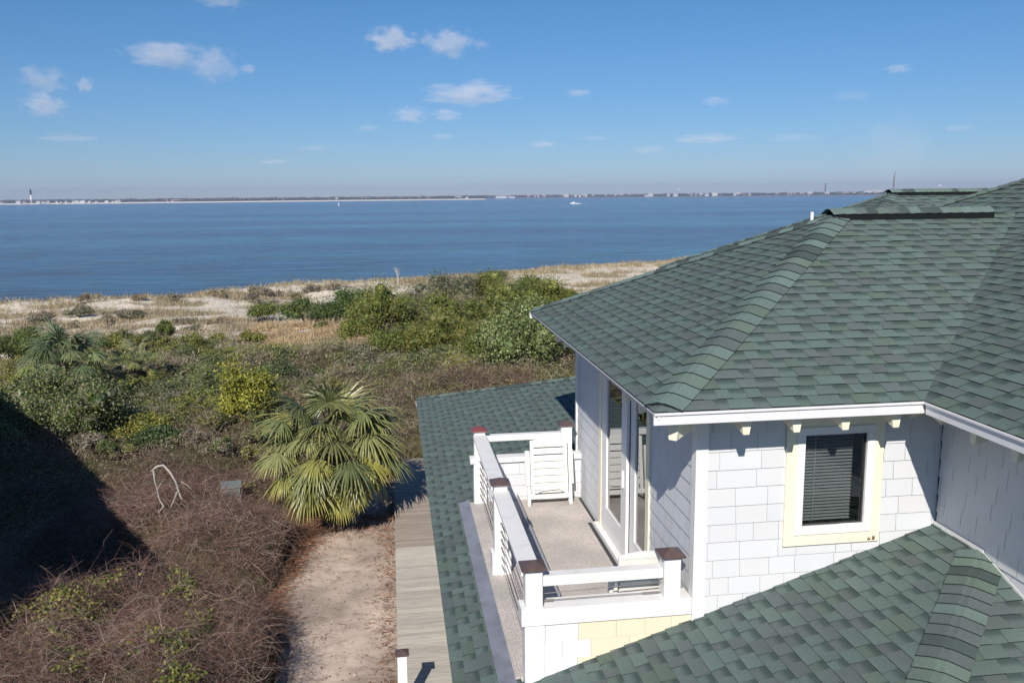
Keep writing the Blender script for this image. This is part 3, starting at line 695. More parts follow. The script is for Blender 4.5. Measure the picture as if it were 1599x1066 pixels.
# ------------------------------------------------------------------ vegetation helpers
RN = np.random.default_rng(7)
def G(px, py, dz=0.0):
    """ground point seen through a photograph pixel, iterated on the terrain"""
    z = -4.2
    for _ in range(12):
        p = ground_at(px, py, z+dz); z = .5*z+.5*float(terrain(p[0], p[1]))
    return np.array([p[0], p[1], float(terrain(p[0], p[1]))])
def leaf_quads(P, Nn, size, asp=.5, rng=RN, droop=0.0):
    """rhombic leaves at P facing roughly Nn"""
    n = len(P); r = rng.normal(size=(n, 3)); Nn = Nn+.7*r; Nn /= np.linalg.norm(Nn, axis=1)[:, None]
    t = rng.normal(size=(n, 3)); a = np.cross(Nn, t); a /= np.linalg.norm(a, axis=1)[:, None]; b = np.cross(Nn, a)
    s = (size*(.6+.8*rng.random(n)))[:, None]
    V = np.stack([P-a*s, P-b*s*asp+Nn*s*.15, P+a*s, P+b*s*asp+Nn*s*.15], 1).reshape(-1, 3)
    return V, np.arange(n*4).reshape(n, 4)
def ribbons(P, D, L, w, segs=3, curl=.5, sag=.25, rng=RN):
    """thin curved strips starting at P heading D"""
    n = len(P); L = L*(.5+rng.random(n)); pts = [P]; d = D/np.linalg.norm(D, axis=1)[:, None]
    for k in range(segs):
        d = d+curl*rng.normal(size=(n, 3))*.5+np.array([0, 0, -sag]); d /= np.linalg.norm(d, axis=1)[:, None]
        pts.append(pts[-1]+d*(L/segs)[:, None])
    side = np.cross(d, rng.normal(size=(n, 3))); side /= np.linalg.norm(side, axis=1)[:, None]
    V = []
    for k, p in enumerate(pts):
        ww = (w*(1-.75*k/segs)); ww = ww if np.isscalar(ww) else ww[:, None]
        V += [p-side*ww, p+side*ww]
    V = np.stack(V, 1); m = V.shape[1]; base = np.arange(n)[:, None]*m
    Fc = np.concatenate([base+np.array([[2*k, 2*k+1, 2*k+3, 2*k+2]]) for k in range(segs)], 0)
    order = np.concatenate([np.arange(n) for k in range(segs)])
    return V.reshape(-1, 3), Fc, order
def pick(cols, n, rng=RN, jit=.18):
    cols = np.array(cols); c = cols[rng.integers(0, len(cols), n)]
    return c*(1+jit*rng.normal(size=(n, 1)).clip(-2, 2))

def crown(name, center, rad, n, size, cols, parent, lumps=14, seed=1, asp=.5, shell=.20, up=.25, tips=None):
    """leaves gathered in clumps spread through an ellipsoid; clumps have their own tone"""
    rng = np.random.default_rng(seed); rad = np.array(rad, float)
    dirs = rng.normal(size=(lumps, 3)); dirs[:, 2] = np.abs(dirs[:, 2])*.9-.15; dirs /= np.linalg.norm(dirs, axis=1)[:, None]
    lc = dirs*(.35+.5*rng.random((lumps, 1)))*rad; lr = (.22+.34*rng.random(lumps))*rad.mean()
    k = rng.integers(0, lumps, n); q = rng.normal(size=(n, 3)); q /= np.linalg.norm(q, axis=1)[:, None]
    rr = rng.random((n, 1))**shell*(.80+.28*fbm(q[:, :1]*3+k[:, None]*5, q[:, 1:2]*3+q[:, 2:3]*2, seed, 3))
    P = lc[k]+q*lr[k][:, None]*rr*np.array([1, 1, min(1.0, rad[2]/rad[0]*1.2)]); P[:, 2] = np.maximum(P[:, 2], -rad[2]*.95)
    P += .10*rad.mean()*rng.normal(size=(n, 3))
    V, Fc = leaf_quads(P, q+np.array([0, 0, up]), np.full(n, size*1.18), asp, rng)
    cv = []; cf = []; NU, NV = 9, 6; th = np.linspace(0, 2*math.pi, NU, endpoint=False)
    for li in range(lumps):
        b0 = len(V)+len(cv)*NU*NV; ph = np.linspace(.12, math.pi-.12, NV)
        T, Ph = np.meshgrid(th, ph); rad_ = lr[li]*(.30+.28*rng.random(T.shape))
        pt = np.stack([np.cos(T)*np.sin(Ph), np.sin(T)*np.sin(Ph), np.cos(Ph)*min(1.0, rad[2]/rad[0]*1.2)], -1)*rad_[..., None]+lc[li]; pt[..., 2] = np.maximum(pt[..., 2], -rad[2]*.95); cv.append(pt.reshape(-1, 3))
        I = b0+np.arange(NU*NV).reshape(NV, NU); J = np.roll(I, -1, 1); cf.append(np.stack([I[:-1], J[:-1], J[1:], I[1:]], -1).reshape(-1, 4))
    CV = np.concatenate(cv); CF = np.concatenate(cf)
    tone = .75+.5*rng.random(lumps); cols = [tuple(min(.6, v*1.28) for v in q_) for q_ in cols]; C = pick(cols, n, rng)*tone[k][:, None]
    if tips is not None:
        m = rng.random(n) < tips[1]; C[m] = np.array(tips[0])*(1+.15*rng.normal(size=(m.sum(), 1)))
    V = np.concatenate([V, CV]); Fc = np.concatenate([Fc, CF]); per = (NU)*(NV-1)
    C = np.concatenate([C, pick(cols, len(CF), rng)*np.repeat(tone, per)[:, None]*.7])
    return np_mesh(name, V+np.array(center), Fc, np.clip(C, .004, 1), M_leaf, parent)
MOUNDS = [  # photo pixel of the centre, radius m, second radius, height
    ((40, 1010), 3.6, 2.6, 2.0), ((200, 960), 2.6, 2.0, 1.9), ((330, 985), 1.5, 1.9, 1.6), ((120, 1080), 4.2, 2.5, 2.0), ((330, 1080), 1.7, 2.0, 1.5),
    ((260, 800), 2.4, 1.9, 1.6), ((335, 835), 1.7, 1.8, 1.7), ((405, 830), 1.3, 1.5, 1.1), ((380, 860), 1.2, 2.0, .7), ((190, 800), 2.5, 2.0, .9), ((380, 745), 2.6, 2.4, .7)]
MW = [(ground_at(a, b, -3.9+h*.5)[:2], r1, r2, h) for (a, b), r1, r2, h in MOUNDS]
def cover(x, y):
    h = np.zeros_like(np.asarray(x, float))
    for c, r1, r2, hh in MW:
        d = ((x-c[0])/r1)**2+((y-c[1])/r2)**2; h = np.maximum(h, hh*np.clip(1-d, 0, 1)**.55)
    s = shore_s(x, y)
    sc = sstep(.25, .7, fbm(x/4.2, y/4.2, 71, 4))*1.35*(1-sstep(-92, -72, s+8*(fbm(x/6, y/6, 72)-.5)))+.15
    sc = sc*sstep(15, 21, y)
    h = np.maximum(h, sc)
    clr = in_poly(x, y, CLEAR)
    h = np.where(clr, 0, h)
    h = h*(.72+.5*fbm(x*1.3, y*1.3, 73, 4))
    return h
def shrub(name, px, py, wpx, hpx, cols, label, cat="shrub", group=None, n=2600, lumps=16, seed=1, leaf=1.15, asp=.42, depth=.8, tips=None, stems=5, sink=.1):
    g = G(px, py); dist = np.dot(g-CAM, FWD); r = wpx/2*dist/F_PX; h = hpx*dist/F_PX
    e = empty(name, (g[0], g[1]+r*depth*.5, g[2]-sink+.55*float(cover(np.array([g[0]]), np.array([g[1]]))[0]))); tag(e, label, cat, group)
    size = leaf*dist/F_PX*1.15
    crown("crown", (0, 0, h*.5), (r*1.2, r*depth*1.15, h*.74), int(n*1.9), size, cols, e, lumps, seed, asp, tips=tips)
    mb = MB(); rnd = random.Random(seed)
    for i in range(stems):
        a = rnd.uniform(0, 6.28); mb.tube([(math.cos(a)*.06, math.sin(a)*.06, -.1), (math.cos(a)*r*.25, math.sin(a)*r*.2, h*.35), (math.cos(a)*r*.6, math.sin(a)*r*.45, h*.75)], [.05*h/1.5, .035*h/1.5, .012], 5)
    mb.build("trunk", M_bark, e); return e
JUN = [(.110, .140, .030), (.135, .160, .036), (.155, .170, .040), (.065, .090, .024)]
OLV = [(.215, .205, .045), (.175, .185, .042), (.12, .14, .036), (.24, .215, .06)]
DKG = [(.028, .058, .016), (.045, .080, .024), (.065, .10, .03), (.10, .13, .05)]
BRT = [(.19, .23, .085), (.14, .19, .06), (.25, .27, .13), (.08, .12, .04)]
YEL = [(.25, .25, .03), (.18, .20, .03), (.13, .16, .03), (.30, .28, .05)]
GRB = [(.22, .19, .15), (.17, .145, .11), (.26, .225, .18), (.12, .12, .065)]
GGN = [(.13, .15, .075), (.155, .165, .08), (.09, .115, .055)]
LEAFY = [(.050, .085, .022), (.075, .11, .032), (.12, .15, .05), (.16, .19, .05), (.19, .21, .12), (.15, .12, .07)]
# dune shrubs beyond the scrub
DUN = "evergreen shrubs on the dune side"
shrub("juniper_shrub", 410, 503, 56, 24, JUN, "small round green shrub at the left end of the evergreen row by the dunes", n=1600, seed=2, group=DUN)
shrub("juniper_shrub", 478, 505, 84, 36, JUN[:2]+DKG[1:3], "dark green spreading evergreen second from the left in the row below the dunes", n=2600, seed=3, group=DUN)
shrub("juniper_shrub", 552, 500, 84, 38, DKG[1:3]+JUN[:1], "darkest evergreen clump in the middle of the row below the dunes", n=2600, seed=4, group=DUN)
shrub("juniper_shrub", 598, 552, 92, 82, JUN+OLV[:1], "tall olive-green juniper left of the scrub's centre with a ragged outline", n=5200, seed=5, group=DUN, lumps=22)
shrub("juniper_shrub", 650, 540, 60, 46, OLV[1:]+GGN, "faded green shrub wedged between the two big junipers", n=2400, seed=26, group=DUN)
shrub("juniper_shrub", 690, 575, 112, 66, JUN+OLV, "broad yellow-green juniper in front, nearest the pale yucca", n=5600, seed=6, group=DUN, lumps=22)
shrub("juniper_shrub", 772, 470, 74, 42, JUN+OLV[1:], "upright green juniper topmost on the dune rise", n=3000, seed=7, group=DUN)
shrub("juniper_shrub", 812, 506, 84, 58, JUN[:3]+DKG[2:3], "large dark juniper just left of the roof eave tip", n=4400, seed=8, group=DUN, lumps=20)
shrub("juniper_shrub", 752, 512, 50, 34, JUN, "low green juniper at the foot of the pale sand hollow", n=1800, seed=28, group=DUN)
shrub("juniper_shrub", 632, 520, 90, 50, JUN[:3], "green juniper behind the tall one, joining it to the dark row", n=3200, seed=41, group=DUN)
shrub("juniper_shrub", 728, 560, 70, 44, JUN[1:3]+OLV[:1], "green shrub closing the gap right of the broad juniper", n=3200, seed=42, group=DUN)
shrub("juniper_shrub", 520, 506, 60, 30, DKG[1:3]+JUN[:1], "dark shrub between the second and the darkest in the evergreen row", n=1800, seed=43, group=DUN)
shrub("juniper_shrub", 858, 520, 70, 60, JUN+OLV[:2], "green juniper mass touching the eave corner behind the big leafy bush", n=3800, seed=44, group=DUN)
for i_, (a, b, w, h, c, lab) in enumerate([
    (700, 530, 90, 56, JUN+OLV[1:3], "olive shrub behind the broad juniper under the grey brush"), (668, 575, 70, 44, OLV+JUN[:1], "yellowish shrub at the left foot of the broad juniper"),
    (780, 580, 84, 56, OLV[:3]+JUN[:2], "olive-gold shrub to the left of the big leafy bush"), (746, 592, 64, 34, JUN+YEL[2:3], "low green shrub near the far corner of the lower roof"),
    (790, 520, 90, 60, JUN+OLV[:2], "full green juniper in the centre of the thicket by the eave"), (838, 478, 60, 40, JUN[:3], "green juniper shoulder right of the topmost one"),
    (560, 556, 60, 40, OLV[1:]+JUN[:1], "olive shrub left of the tall juniper by the tan grass"), (612, 576, 66, 40, JUN[1:]+OLV[2:3], "green shrub at the foot of the tall juniper")]):
    shrub("juniper_shrub", a, b, w, h, c, lab, n=3000, seed=140+i_, group=DUN, lumps=18)
shrub("juniper_shrub", 742, 548, 76, 34, OLV[:3]+BRT[:1], "yellowish flat shrub between the broad juniper and the big leafy bush", n=2800, seed=9, group=DUN)
shrub("juniper_shrub", 808, 552, 96, 44, OLV+BRT[:1], "bright olive shrub directly behind the big leafy bush", n=3200, seed=10, group=DUN)
shrub("juniper_shrub", 884, 470, 40, 20, OLV, "small yellow-green shrub peeking above the roof eave edge", n=1000, seed=11, group=DUN)
shrub("juniper_shrub", 905, 478, 36, 18, JUN, "half hidden shrub behind the far eave corner", n=900, seed=29, group=DUN)
shrub("leafy_bush", 826, 606, 126, 90, BRT, "big bright glossy-leaved bush against the far end of the lower roof", n=11000, lumps=30, seed=12, leaf=1.45, asp=.55)
shrub("leafy_bush", 886, 600, 60, 78, BRT+DKG[1:3], "leafy bush partly hidden behind the house corner", n=5000, lumps=16, seed=13, leaf=1.45, asp=.55)
shrub("wax_myrtle", 700, 476, 90, 38, GGN+GRB[:2]+DKG[2:3], "grey-green windswept shrub left of the topmost juniper", n=3600, seed=14)
shrub("wax_myrtle", 655, 486, 60, 26, GRB, "leafless grey-brown brush crest on the dune rise", n=2200, seed=15, asp=.2)
shrub("wax_myrtle", 726, 502, 70, 28, GRB[:3], "bare grey twiggy shrub on the slope under the grey-green one", n=2400, seed=16, asp=.2)
shrub("wax_myrtle", 775, 440, 44, 14, GGN, "low dark clump silhouetted near the water", n=900, seed=17)
SM = "small shrubs scattered in the scrub"
for i, (a, b, w, h, c, lab) in enumerate([
    (256, 528, 28, 22, JUN, "small green shrub standing beside the sand patch left of centre"),
    (395, 540, 34, 20, OLV, "little olive shrub at the left of the tan grass"),
    (308, 582, 44, 36, OLV+JUN[:2], "loose green shrub midway between the small palm and the tan grass"),
    (490, 508, 40, 16, GRB, "grey brush hummock behind the tan grass"),
    (170, 545, 26, 12, DKG, "tiny dark shrub above the left palm"),
    (436, 622, 90, 44, DKG[1:]+GGN, "dull green bush behind the yellow-green one"),
    (330, 640, 70, 46, GGN+YEL[2:3], "speckled bush left of the yellow-green one"),
    (240, 640, 76, 40, GGN+GRB[1:2]+DKG[1:2], "dark speckled bush under the small palm"),
    (500, 520, 30, 14, JUN, "green tuft at the edge of the tan grass"),
    (25, 575, 90, 52, DKG[1:]+JUN, "deep green shrub at the left edge of the picture above the palm"),
    (8, 640, 70, 50, OLV+GRB[1:2], "mottled brownish bush at the far left edge"),
    (560, 585, 60, 26, GGN+GRB, "dull mixed bush between the tall juniper and the big palm"),
    (620, 600, 64, 28, GRB+OLV[1:2], "brownish thicket bush right of the big palm's top"),
    (715, 606, 80, 20, OLV[:2]+GRB[:1], "low brown-green bush just beyond the lower roof corner"),
    (60, 505, 40, 12, GRB, "grey tuft on the dune at the left"),
    (210, 500, 36, 12, GGN+GRB, "low dark tuft on the dune left of centre"),
    (120, 500, 40, 12, GRB+GGN, "sprawling grey tuft between two others on the left dune")]):
    shrub("scrub_bush", a, b, w, h, c, lab, n=int(500+w*h*1.1), seed=60+i, group=SM, lumps=12)
rb = random.Random(404); cnt = 0
for i in range(400):
    a, b = rb.uniform(-10, 900), 535+175*rb.random()**1.3
    if 365 < a < 590 and b < 562: continue
    if b > 600 and a > 640: continue
    if 380 < a < 660 and b > 640: continue
    if a > 250 and b > 690: continue
    t = (b-535)/130; c = rb.choice([GGN, OLV[1:]+GGN[:1], OLV, GGN+GRB[:1], DKG[1:]+GGN, GRB, YEL[1:]+GGN, LEAFY, LEAFY+GGN])
    shrub("thicket_bush", a, b, rb.uniform(34, 60)*(.7+.7*t), rb.uniform(14, 24)*(.8+.6*t), c, "low bush of mixed brown and olive twigs merging into the scrub around it", n=int(520+500*t), seed=500+i, group="low bushes merging into the brown scrub", lumps=9, stems=3, asp=.42)
    cnt += 1
    if cnt >= 185: break
rb = random.Random(606)
for i in range(22):
    a, b = rb.uniform(120, 430), rb.uniform(705, 765)
    if 225 < a < 300 and b > 722: continue
    shrub("creeper_clump", a, b, rb.uniform(26, 52), rb.uniform(12, 26), rb.choice([LEAFY, LEAFY+YEL[:1], OLV[2:]+GRB[:1], GRB]), "small leafy clump poking out of the purple-brown vines", n=900, seed=700+i, group="leafy clumps in the brown vines", lumps=8, stems=3, leaf=1.3, sink=-.35)
rb = random.Random(505)
for i in range(34):
    a = rb.uniform(0, 760); b = rb.uniform(476-a*.045, 522-a*.02)
    shrub("dune_tuft", a, b, rb.uniform(16, 44), rb.uniform(6, 13), rb.choice([GRB, GRB+GGN[:1], [(.30, .25, .17), (.22, .19, .13)], [(.28, .22, .14), (.20, .17, .11)]]), "low wind-cropped tuft on the pale dune sand", n=rb.randint(250, 520), seed=900+i, group="low tufts dotted over the dune", lumps=7, stems=3, asp=.3)
# yellow-green shrubs and the dark thicket of leaves at the left
shrub("yellow_green_shrub", 392, 700, 84, 92, YEL+OLV[:1], "tall yellow-green shrub left of the big palm", n=5200, seed=81, lumps=22, leaf=1.55, asp=.55)
shrub("yellow_green_shrub", 310, 664, 66, 30, YEL[1:]+GGN, "thin yellow-green shrub behind the tall one", n=1500, seed=82, leaf=1.55, asp=.55)
shrub("yellow_green_shrub", 222, 722, 80, 46, YEL[1:]+OLV, "low yellow-green shrub beside the dark leafy thicket", n=3200, seed=83, leaf=1.55, asp=.55)
for i, (a, b, w, h, lab) in enumerate([
    (60, 700, 120, 90, "broad dark leafy bush at the left above the black shade"), (135, 730, 110, 100, "speckled dark leafy bush in front of the left palm"),
    (185, 700, 90, 48, "dark leafy bush right under the left palm"), (105, 672, 120, 34, "leafy bush hugging the base of the left palm"), (20, 740, 90, 70, "dark leafy bush on the left border half in shade"),
    (245, 735, 80, 40, "dark leafy bush next to the bleached branch")]):
    shrub("leafy_thicket", a, b, w, h, LEAFY if i < 5 else DKG, lab, n=5200, seed=90+i, lumps=22, leaf=1.45, asp=.55, group="dark leafy bushes at the left", tips=((.26, .29, .22), .06))

# ------------------------------------------------------------------ palms
def palm(px, py, crown_px, label, nf, seed, trunk_h, cols, dead=5, lift=0.0):
    rng = random.Random(seed); g = G(px, py); dist = np.dot(g-CAM, FWD); Rr = crown_px/2*dist/F_PX; g[2] += lift
    e = empty("palm_tree", tuple(g)); tag(e, label, "palm tree")
    mb = MB()
    for i in range(int(trunk_h/.12)+2):
        z = i*.12; r = .19+.02*math.sin(i*2.1)
        mb.tube([(0, 0, z-.05), (0, 0, z+.09)], [r+.03, r-.02], 9)
        for k in range(7):
            a = k*.9+i*.45; mb.bar((math.cos(a)*r*.8, math.sin(a)*r*.8, z-.02), (math.cos(a)*(r+.10), math.sin(a)*(r+.10), z+.16), .07, .03)
    mb.build("trunk", M_bark, e)
    top = Vector((0, 0, trunk_h))
    for f in range(nf+dead):
        deadf = f >= nf
        t = (f+.5)/nf if not deadf else 1.0
        el = R(74-102*t**.85+rng.uniform(-12, 12)) if not deadf else R(rng.uniform(-58, -35))
        az = f*2.39996+rng.uniform(-.25, .25)
        d = Vector((math.cos(az)*math.cos(el), math.sin(az)*math.cos(el), math.sin(el)))
        side = Vector((-math.sin(az), math.cos(az), 0)); up = side.cross(d)*-1
        if up.z < 0: up = -up
        lowf = 1-.28*max(0, t-.5)*2
        PL = Rr*.64*rng.uniform(.72, 1.12)*lowf; LL = Rr*.46*rng.uniform(.75, 1.2)*lowf
        mb = MB(); p0 = top+Vector((0, 0, .25*(1-t))); p1 = p0+d*PL*.5+up*.03; p2 = p0+d*PL+Vector((0, 0, -.16*PL))
        base = np.array(cols[rng.randrange(len(cols))])*rng.uniform(.8, 1.2)
        if t > .6 and not deadf: base = base*np.array([1.16, 1.08, .75])
        if deadf: base = np.array([.26, .20, .13])*rng.uniform(.7, 1.1)
        mb.bar(p0, p1, .035, .02, up, tuple(base*1.1)); mb.bar(p1, p2, .025, .015, up, tuple(base*1.1))
        dd = (p2-p1).normalized(); up2 = side.cross(dd)*-1
        if up2.z < 0: up2 = -up2
        nl = 36
        for k in range(nl):
            th = (k/(nl-1)-.5)*R(230); s = math.sin(th); c = math.cos(th)
            fold = .35*abs(s)                                   # costapalmate fold
            ld = (dd*c+side*s-up2*fold*.45).normalized()
            L = LL*(1-.28*abs(th)/R(115))*rng.uniform(.9, 1.08); w = .026*Rr/1.9
            wv = ld.cross(up2).normalized()
            droop = Vector((0, 0, -1)); pr = p2; dr = ld.copy(); rows = []
            for j, (q, ww) in enumerate(((0, .35), (.35, 1.0), (.68, .65), (1.0, .08))):
                if j:
                    dr = (dr+droop*(.09+.13*j)*rng.uniform(.4, 1.5)).normalized(); pr = pr+dr*(q-prevq)*L
                prevq = q; rows.append((pr.copy(), wv*w*ww))
            col = tuple(np.clip(base*rng.uniform(.82, 1.2), .01, 1)); tip = tuple(np.clip(base*np.array([1.3, 1.2, .9]), .01, 1))
            for j in range(3):
                (a, wa), (b, wb) = rows[j], rows[j+1]; cc = tip if j == 2 and rng.random() < .5 else col
                mb.face([a-wa, a+up2*abs(wa.length)*.5, b+up2*abs(wb.length)*.5, b-wb], cc); mb.face([a+up2*abs(wa.length)*.5, a+wa, b+wb, b+up2*abs(wb.length)*.5], cc)
        mb.build("frond" if not deadf else "dead_frond", M_frond, e)
    return e
PAL = [(.19, .215, .088), (.225, .24, .10), (.15, .18, .075), (.25, .25, .085)]
palm(527, 826, 276, "largest fan palm, beside the boardwalk at the edge of the sand", 60, 3, 2.1, PAL, 7)
palm(108, 652, 158, "mid-sized fan palm rising out of dark leafy bushes at the left", 34, 4, 1.5, [(.17, .215, .10), (.19, .23, .12), (.14, .185, .09)], 6, .7)
palm(216, 622, 96, "smallest fan palm, right of the left-hand palm", 20, 5, .3, [(.20, .23, .09), (.16, .20, .08), (.24, .25, .11)], 2, 1.15)
def yucca(px, py, w, label, seed):
    g = G(px, py); dist = np.dot(g-CAM, FWD); r = w/2*dist/F_PX; rng = np.random.default_rng(seed)
    e = empty("yucca", tuple(g)); tag(e, label, "yucca", "yuccas in the scrub")
    n = 70; th = rng.random(n)*6.28; el = rng.random(n)*1.3+.1
    D = np.stack([np.cos(th)*np.cos(el), np.sin(th)*np.cos(el), np.sin(el)], 1)
    V, Fc, o = ribbons(np.tile(np.array([0, 0, .15]), (n, 1))+D*.05, D, r*1.1, .045, 3, .05, .06, rng)
    C = pick([(.28, .32, .24), (.20, .25, .17), (.34, .36, .28)], n, rng)[o]
    np_mesh("leaves", V, Fc, C, M_leaf, e)
yucca(712, 578, 44, "pale spiky yucca in front of the broad juniper", 1); yucca(262, 526, 20, "whitish spiky yucca beside the small shrub by the dunes", 2); yucca(290, 556, 22, "grey-green yucca among the mid scrub", 3)

# ------------------------------------------------------------------ scrub cover (stuff)
def covered(x, y):
    s = shore_s(x, y)
    return (~in_poly(x, y, CLEAR)) & (s < -66+14*(fbm(x/6, y/6, 74)-.5)*2) & (x < LX-.6+np.where(y > 13.6, 60, 0)-np.where(y < 20, .55, 0)) & ~((x > -3.0) & (y < 20)) 
gx2 = np.arange(-52, 42, .35); gy2 = np.arange(2, 82, .35)
Xc, Yc = np.meshgrid(gx2, gy2); Hc = cover(Xc, Yc); Zc = terrain(Xc, Yc)+Hc*.80-.12
ok = covered(Xc, Yc); Zc = np.where(ok, Zc, terrain(Xc, Yc)-.3)
inview = (Xc < -2.8+(Yc+7.5)*.86+3) & (Xc > -2.8-(Yc+7.5)*.46-4)
ii = np.arange(Xc.size).reshape(Xc.shape)
fq = np.stack([ii[:-1, :-1].ravel(), ii[:-1, 1:].ravel(), ii[1:, 1:].ravel(), ii[1:, :-1].ravel()], 1)
keep = (ok & inview).ravel(); fq = fq[keep[fq].any(1)]
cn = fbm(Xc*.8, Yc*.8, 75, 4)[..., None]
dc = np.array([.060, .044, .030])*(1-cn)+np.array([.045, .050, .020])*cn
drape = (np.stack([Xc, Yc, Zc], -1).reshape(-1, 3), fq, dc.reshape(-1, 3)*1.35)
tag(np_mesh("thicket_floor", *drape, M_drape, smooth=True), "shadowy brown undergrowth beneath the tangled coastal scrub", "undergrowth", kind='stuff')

def scatter(n, x0, x1, y0, y1, rng, near_bias=1.0):
    u = rng.random(n)**near_bias; y = y0+(y1-y0)*u; x = x0+(x1-x0)*rng.random(n)
    m = (x < -2.8+(y+7.5)*.86+1) & (x > -2.8-(y+7.5)*.44-1.5) & covered(x, y); return x[m], y[m]
rng = np.random.default_rng(11)
VINEZ = [tuple(ground_at(a, b, -3.0)[:2]) for a, b in [(-200, 900), (60, 800), (150, 730), (235, 712), (330, 706), (420, 722), (520, 760), (520, 900), (480, 1400), (-200, 1500)]]
# twigs and dry vines, near
x, y = scatter(300000, -16, 3, 3.5, 30, rng, 1.25)
h = cover(x, y); n = len(x); kp = in_poly(x+1.2*(fbm(x, y, 79)-.5), y+2*(fbm(x, y, 80)-.5), VINEZ) | (rng.random(n) < .10+.35*(fbm(x/2.5, y/2.5, 80, 3) > .56)); x, y, h = x[kp], y[kp], h[kp]; n = len(x)
P = np.stack([x, y, terrain(x, y)+h*(.72+.30*rng.random(n))], 1)
D = rng.normal(size=(n, 3)); D[:, 2] = np.abs(D[:, 2])*.45+.06
V, Fc, o = ribbons(P, D, .60, .0016+.00012*np.hypot(x+2.8, y+7.5), 3, .9, .3, rng)
zone = fbm(x*.5, y*.5, 81, 3)
TW = np.array([(.125, .078, .070), (.165, .115, .105), (.080, .050, .046), (.21, .17, .15), (.15, .075, .062), (.10, .072, .048)])
C = TW[(rng.random(n)*6).astype(int)]*np.array([1.22, 1.2, 1.15])*(.55+1.05*zone)[:, None]*(1+.25*rng.normal(size=(n, 1)).clip(-1.5, 2))
tag(np_mesh("dry_vines", V, Fc, np.clip(C[o], .01, 1), M_twig), "tangled leafless purple-brown vines heaped over the near ground", "vines", kind='stuff')
# scrub further out: brown, grey, olive specks by patch
x, y = scatter(760000, -45, 42, 13, 80, rng, 1.3); kp = ~in_poly(x, y, VINEZ); x, y = x[kp], y[kp]
h = cover(x, y); n = len(x); dist = np.sqrt((x+2.8)**2+(y+7.5)**2)
P = np.stack([x, y, terrain(x, y)+h*(.68+.36*rng.random(n))], 1)
q = rng.normal(size=(n, 3)); V, Fc = leaf_quads(P, q+np.array([0, 0, .5]), .00115*dist, .35, rng)
pz = fbm(x/5, y/3.5, 83, 4); p2 = fbm(x/2.5+50, y/2, 84, 4)
c = np.where((pz > .50)[:, None], pick([(.22, .20, .07), (.17, .18, .06), (.12, .15, .05)], n, rng), pick([(.25, .20, .14), (.20, .165, .115), (.29, .245, .18), (.16, .135, .085), (.18, .17, .08)], n, rng))
c = np.where(((p2 > .55) & (pz < .50))[:, None], pick([(.12, .15, .065), (.17, .18, .075), (.10, .12, .045)], n, rng), c)
TAN = [tuple(G(a, b)[:2]) for a, b in [(370, 535), (385, 512), (470, 500), (560, 510), (590, 535), (585, 566), (480, 560), (400, 556)]]
c = np.where(in_poly(x, y, TAN)[:, None], pick([(.46, .30, .16), (.38, .26, .14), (.50, .35, .20)], n, rng), c)
LAWN = [tuple(G(a, b)[:2]) for a, b in [(700, 575), (770, 572), (775, 606), (690, 612)]]
c = np.where(in_poly(x, y, LAWN)[:, None], pick([(.17, .19, .05), (.13, .16, .045)], n, rng), c)
c = c*1.5; tag(np_mesh("coastal_scrub", V, Fc, np.clip(c, .01, 1), M_leaf), "mixed brown, grey and olive coastal scrub filling the ground between house and dunes", "scrub", kind='stuff')
xt, yt = scatter(260000, -30, 6, 38, 80, rng); kt = in_poly(xt+2*(fbm(xt, yt, 88)-.5), yt+3*(fbm(xt, yt, 89)-.5), TAN) & (fbm(xt*.5, yt*.35, 87, 3) > .50); xt, yt = xt[kt], yt[kt]
n = len(xt); P = np.stack([xt, yt, terrain(xt, yt)+cover(xt, yt)*.5], 1); D = rng.normal(size=(n, 3))*.4; D[:, 2] = 1
V, Fc, o = ribbons(P, D, .55, .022, 2, .4, .25, rng)
tag(np_mesh("tan_grass", V, Fc, pick([(.42, .31, .18), (.36, .26, .15), (.48, .36, .23)], n, rng)[o].clip(.01, 1), M_twig), "patch of orange-tan dry grass in front of the evergreen row", "grass", kind='stuff')
x, y = scatter(75000, -40, 38, 20, 75, rng, 1.3)
h = cover(x, y); n = len(x); P = np.stack([x, y, terrain(x, y)+h*(.7+.3*rng.random(n))], 1)
D = rng.normal(size=(n, 3)); D[:, 2] = np.abs(D[:, 2])+.4; dist = np.sqrt((x+2.8)**2+(y+7.5)**2)
V, Fc, o = ribbons(P, D, .34, .00030*dist, 2, .6, .15, rng)
C = pick([(.27, .22, .17), (.21, .17, .125), (.33, .29, .24), (.22, .18, .13)], n, rng)[o]
tag(np_mesh("scrub_twigs", V, Fc, np.clip(C, .01, 1), M_twig), "fine bare grey and brown twigs standing through the coastal scrub", "twigs", kind='stuff')
# vine leaves on the near mounds, gathered along runs
rng = np.random.default_rng(23); PP = []
for (a, b, spread, cnt) in [(10, 940, .18, 260), (45, 938, .2, 320), (85, 945, .22, 300), (120, 948, .2, 260), (150, 935, .15, 150), (110, 985, .15, 160), (125, 1010, .14, 200), (105, 1040, .13, 120), (160, 900, .22, 280), (285, 880, .12, 200), (292, 900, .18, 360), (305, 935, .17, 300), (312, 960, .12, 200), (225, 955, .16, 120), (262, 992, .14, 220), (275, 1005, .18, 260), (290, 1040, .14, 240), (272, 1060, .12, 240), (335, 765, .5, 330), (375, 752, .3, 260), (335, 895, .12, 60), (60, 1000, .3, 30), (200, 1010, .3, 50)]:
    p = ground_at(a, b, -2.25 if b > 860 else -3.3)[:2]; r = rng.normal(size=(cnt, 2))*spread; PP.append(p+r)
PP = np.concatenate(PP); m = covered(PP[:, 0], PP[:, 1]) & (rng.random(len(PP)) < .8); PP = PP[m]; x, y = PP.T; n = len(x)
P = np.stack([x, y, terrain(x, y)+cover(x, y)*.92+.10*rng.random(n)], 1)
